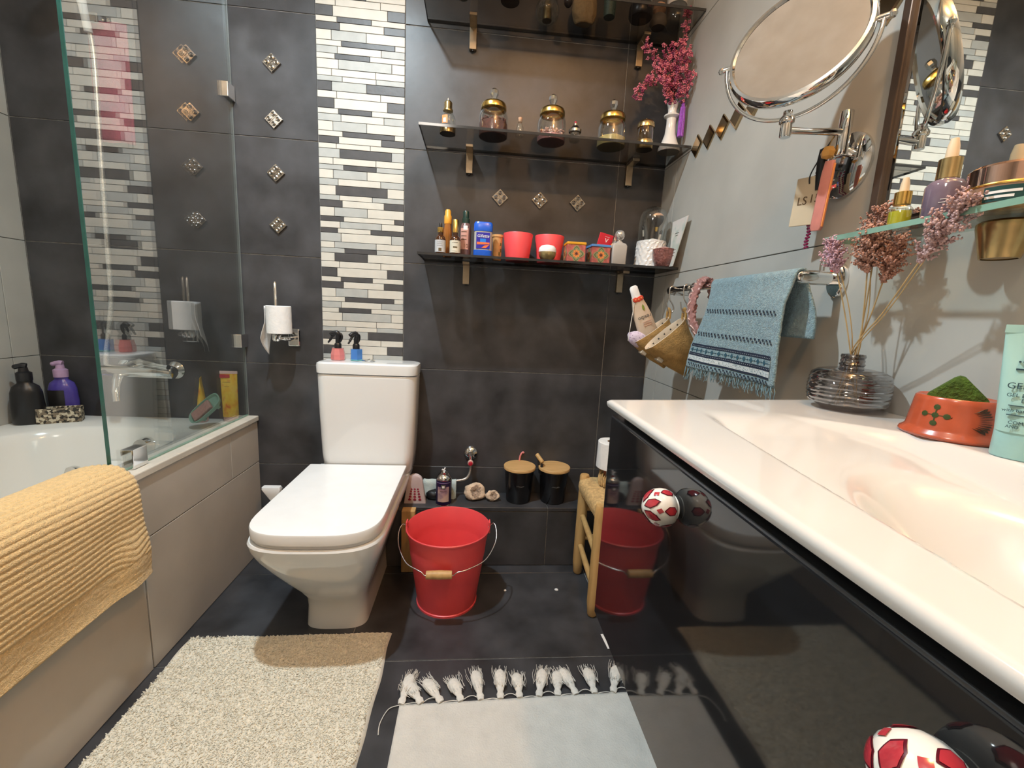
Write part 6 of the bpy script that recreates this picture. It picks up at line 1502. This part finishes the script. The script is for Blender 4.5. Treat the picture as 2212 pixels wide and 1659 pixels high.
for k, (lab, tip, pl, pr, col) in enumerate(PL):
    b = thing('dried_grass', lab, 'dried grass', (0.640, -1.022, ZD+0.006), group='dried grass plumes in the vase')
    tipv = Vector(tip)-Vector((0.640, -1.022, ZD+0.006)); a0 = Vector((math.cos(k*1.3)*0.020, math.sin(k*1.3)*0.020, 0)); neck = Vector((-math.cos(k*1.3)*0.005, -math.sin(k*1.3)*0.005, 0.085))
    axx = (tipv-neck).normalized(); st0 = tipv-axx*pl*0.5
    tube('stalk', cr([a0, neck, (neck+st0)/2+Vector((0.002, 0, 0)), st0, tipv-axx*pl*0.1], 5), 0.0011, m_reed, b, 5)
    if k in (0, 2, 4): tube('stalk', cr([-a0*0.8, neck+Vector((0.003, 0.002, 0)), (neck+st0)/2+Vector((0.006, -0.004, 0.004)), st0+Vector((0.006, 0, 0))], 5), 0.0009, m_reed, b, 5)
    it = []
    s1 = axx.cross(Vector((0, 0, 1)) if abs(axx.z) < 0.95 else Vector((1, 0, 0))).normalized(); s2 = axx.cross(s1)
    for br_ in range(95):
        t0 = random.random(); an = random.uniform(0, 2*PI); base = tipv+axx*(-pl*0.55+pl*t0*0.85); rr = pr*1.15*(0.40+0.75*math.sin(PI*min(1, t0*0.85+0.1)))*random.uniform(0.5, 1.0)
        dirv = (s1*math.cos(an)+s2*math.sin(an))*rr+axx*pl*0.16
        for q in range(11):
            u = q/10; c = base+dirv*u+Vector((random.uniform(-1, 1), random.uniform(-1, 1), random.uniform(-1, 1)))*0.0022
            if c.x+0.640 > XR-0.004: c.x = XR-0.004-0.640
            it.append((c, 0.0025*(1.2-0.5*u), 1.3))
    octas('plume', it, mat('plume_%d' % k, col, 0.95, var=0.3, scale=120), b)
pt2 = thing('terracotta_pot', 'upturned terracotta pot painted with green flowers on the basin deck', 'pot', (0.640, -1.188, ZD))
m_ter = mat('terracotta_glaze', (0.44, 0.085, 0.035), 0.25, var=0.15, scale=30, coat=0.4)
lathe('pot', [(0, 0.0), (0.050, 0.0), (0.0525, 0.003), (0.0515, 0.006), (0.0465, 0.010), (0.0455, 0.014), (0.0415, 0.046), (0.0405, 0.052), (0.0385, 0.054), (0.036, 0.052), (0, 0.050)], m_ter, pt2, 44)
m_gp = mat('dark_green_paint', (0.035, 0.06, 0.012), 0.4, var=0.2)
def rad_at(z): return 0.0455-(z-0.014)*0.004/0.032*1.0+0.0006
def paint(pts, m, nm):
    V = []; nP = len(pts)
    for a, z in pts: r = rad_at(z); V.append((r*math.sin(a), -r*math.cos(a), z))
    ca, cz = sum(p[0] for p in pts)/nP, sum(p[1] for p in pts)/nP; r = rad_at(cz)+0.0004; V.append((r*math.sin(ca), -r*math.cos(ca), cz))
    fromdata(nm, V, [(k, (k+1) % nP, nP) for k in range(nP)], m, pt2)
fc = -1.28
for da, dz in ((0, 0.0105), (0, -0.0105), (0.26, 0), (-0.26, 0), (0, 0)):
    paint([(fc+da+0.085*math.cos(t), 0.031+dz+0.0036*math.sin(t)) for t in [2*PI*k/8 for k in range(8)]], m_gp, 'painted_petal')
for s in (-1, 1):
    paint([(fc-0.2, 0.0307), (fc+0.2, 0.0307), (fc+0.2, 0.0314), (fc-0.2, 0.0314)] if s < 0 else [(fc-0.015, 0.023), (fc+0.015, 0.023), (fc+0.015, 0.039), (fc-0.015, 0.039)], m_gp, 'painted_stem')
m_br = mat('brown_paint', (0.055, 0.03, 0.015), 0.4, var=0.3)
for j in range(11):
    a = -0.9+j*0.18; f2 = -0.50
    paint([(f2-0.45, 0.030), (f2+0.45*math.cos(a)-0.04, 0.030+0.019*math.sin(a)), (f2+0.55*math.cos(a), 0.030+0.021*math.sin(a)), (f2+0.45*math.cos(a)+0.04, 0.030+0.016*math.sin(a))], m_br, 'painted_leaf')
sg = thing('green_stone', 'mossy green triangular soap sponge resting in the terracotta pot', 'sponge', (0.640, -1.188, ZD+0.0505))
lp = []
for x, sc_ in ((-0.012, 0.85), (-0.010, 0.97), (0.010, 0.97), (0.012, 0.85)):
    base = [(-0.030, 0.0), (-0.028, -0.0003), (0.028, -0.0003), (0.030, 0.0), (0.029, 0.004), (0.006, 0.029), (0.001, 0.032), (-0.004, 0.031), (-0.029, 0.004)]
    lp.append([(x*1.0, a*sc_, max(0.0002, b*sc_)) for a, b in base])
o = loft('sponge', lp, mat('moss_green', (0.055, 0.11, 0.012), 0.95, var=0.35, scale=120, bump=0.8, bscale=300), sg, ang=30); sg.rotation_euler = (0, 0, 0.7)
m_mint = mat('mint_plastic', (0.36, 0.60, 0.56), 0.35, var=0.03)
lt = squeeze_tube('cosmetic_tube', 'mint green face gel tube standing beside the terracotta pot', (0.622, -1.281, ZD), (0, 0, -0.88), 0.072, 0.148, m_mint, mat('mint_cap', (0.34, 0.60, 0.58), 0.3), None, 0.020, 0.030, 0.76, 0.76)
box("crimp", -0.036, 0.036, -0.0018, 0.0018, 0.140, 0.149, m_mint, lt)
m_dt = mat('dark_teal_print', (0.015, 0.055, 0.075), 0.5)
def hdz(z): return 0.020*(1-((z-0.030)/0.118)**1.4)*0.985+0.0003
text('lettering', 'Lirene', 0.0175, m_dt, lt, (-0.010, -hdz(0.106), 0.1205), (PI/2, -PI/2, 0), ext=0.0018)
for s_, z, sz, x in (('GEL', 0.079, 0.0095, -0.012), ('GEL EX', 0.070, 0.0056, -0.010), ('DE', 0.0645, 0.0056, -0.004), ('with bambu', 0.0535, 0.0052, -0.008), ('COMBIN', 0.040, 0.0050, -0.004), ('AND', 0.0355, 0.0046, -0.010)):
    text('lettering', s_, sz, m_dt, lt, (x-0.006, -hdz(z), z), (PI/2-0.12, 0, 0), ext=0.0003)
for z in (0.060, 0.0495): box('print_line', -0.022, 0.024, -hdz(z)-0.0003, -hdz(z)+0.003, z, z+0.0006, m_dt, lt)

# ------------------------------------------------------------------ lamps of the room and an added fill
def lamp_data(name, col, watts, rad):
    l = bpy.data.lights.new(name, 'POINT'); l.color = col; l.energy = watts; l.shadow_soft_size = rad; return l
cl_ = thing('ceiling_spotlight', 'round recessed ceiling downlight above the toilet', 'ceiling light', (MAIN_P[0], MAIN_P[1], ZC))
lathe('ring', [(0.045, -0.001), (0.060, -0.001), (0.062, -0.006), (0.056, -0.010), (0.045, -0.006)], m_chrome, cl_, 36)
lathe('lens', [(0, -0.004), (0.045, -0.004)], mat('lamp_lens', (0.9, 0.9, 0.9), 0.3, emit=(1.0, 0.97, 0.92), estr=6.0), cl_, 30)
ld = bpy.data.lights.new('downlight_lamp', 'SPOT'); ld.color = (0.80, 0.93, 1.0); ld.energy = MAIN_W; ld.shadow_soft_size = 0.030; ld.spot_size = math.radians(162); ld.spot_blend = 1.0
o = bpy.data.objects.new('downlight_lamp', ld); C.objects.link(o); o.parent = cl_; o.location = (0, 0, MAIN_P[2]-ZC)
wl = thing('vanity_lamp', 'warm globe ceiling lamp above the washbasin', 'ceiling light', (WARM_P[0], WARM_P[1], ZC))
lathe('ceiling_plate', [(0.05, 0), (0.05, -0.008), (0.03, -0.014), (0, -0.014)], m_brass, wl, 30)
lathe('bulb', [(0, -0.020), (0.012, -0.016), (0.016, -0.012), (0, -0.010)], mat('warm_bulb', (0.9, 0.7, 0.4), 0.3, emit=(1.0, 0.55, 0.22), estr=10.0), wl, 20)
o = bpy.data.objects.new('warm_lamp', lamp_data('warm_lamp', (1.0, 0.53, 0.21), WARM_W, 0.035)); C.objects.link(o); o.parent = wl; o.location = (0, 0, WARM_P[2]-ZC-0.03)
cl2 = thing('fill_lamp', 'added unseen fill lamp on the ceiling behind the camera', 'ceiling light', (-0.35, -1.95, ZC))  # added fill behind the camera, flattens contrast; no such lamp known
lathe('dish', [(0.10, 0), (0.11, -0.01), (0.10, -0.05), (0.05, -0.07), (0, -0.075)], mat('fill_opal', (0.85, 0.75, 0.6), 0.4, emit=(1.0, 0.72, 0.45), estr=1.5), cl2, 30)
o = bpy.data.objects.new('fill_light', lamp_data('fill_light', (1.0, 0.92, 0.82), FILL_W, 0.12)); C.objects.link(o); o.parent = cl2; o.location = (0, 0, -0.20)
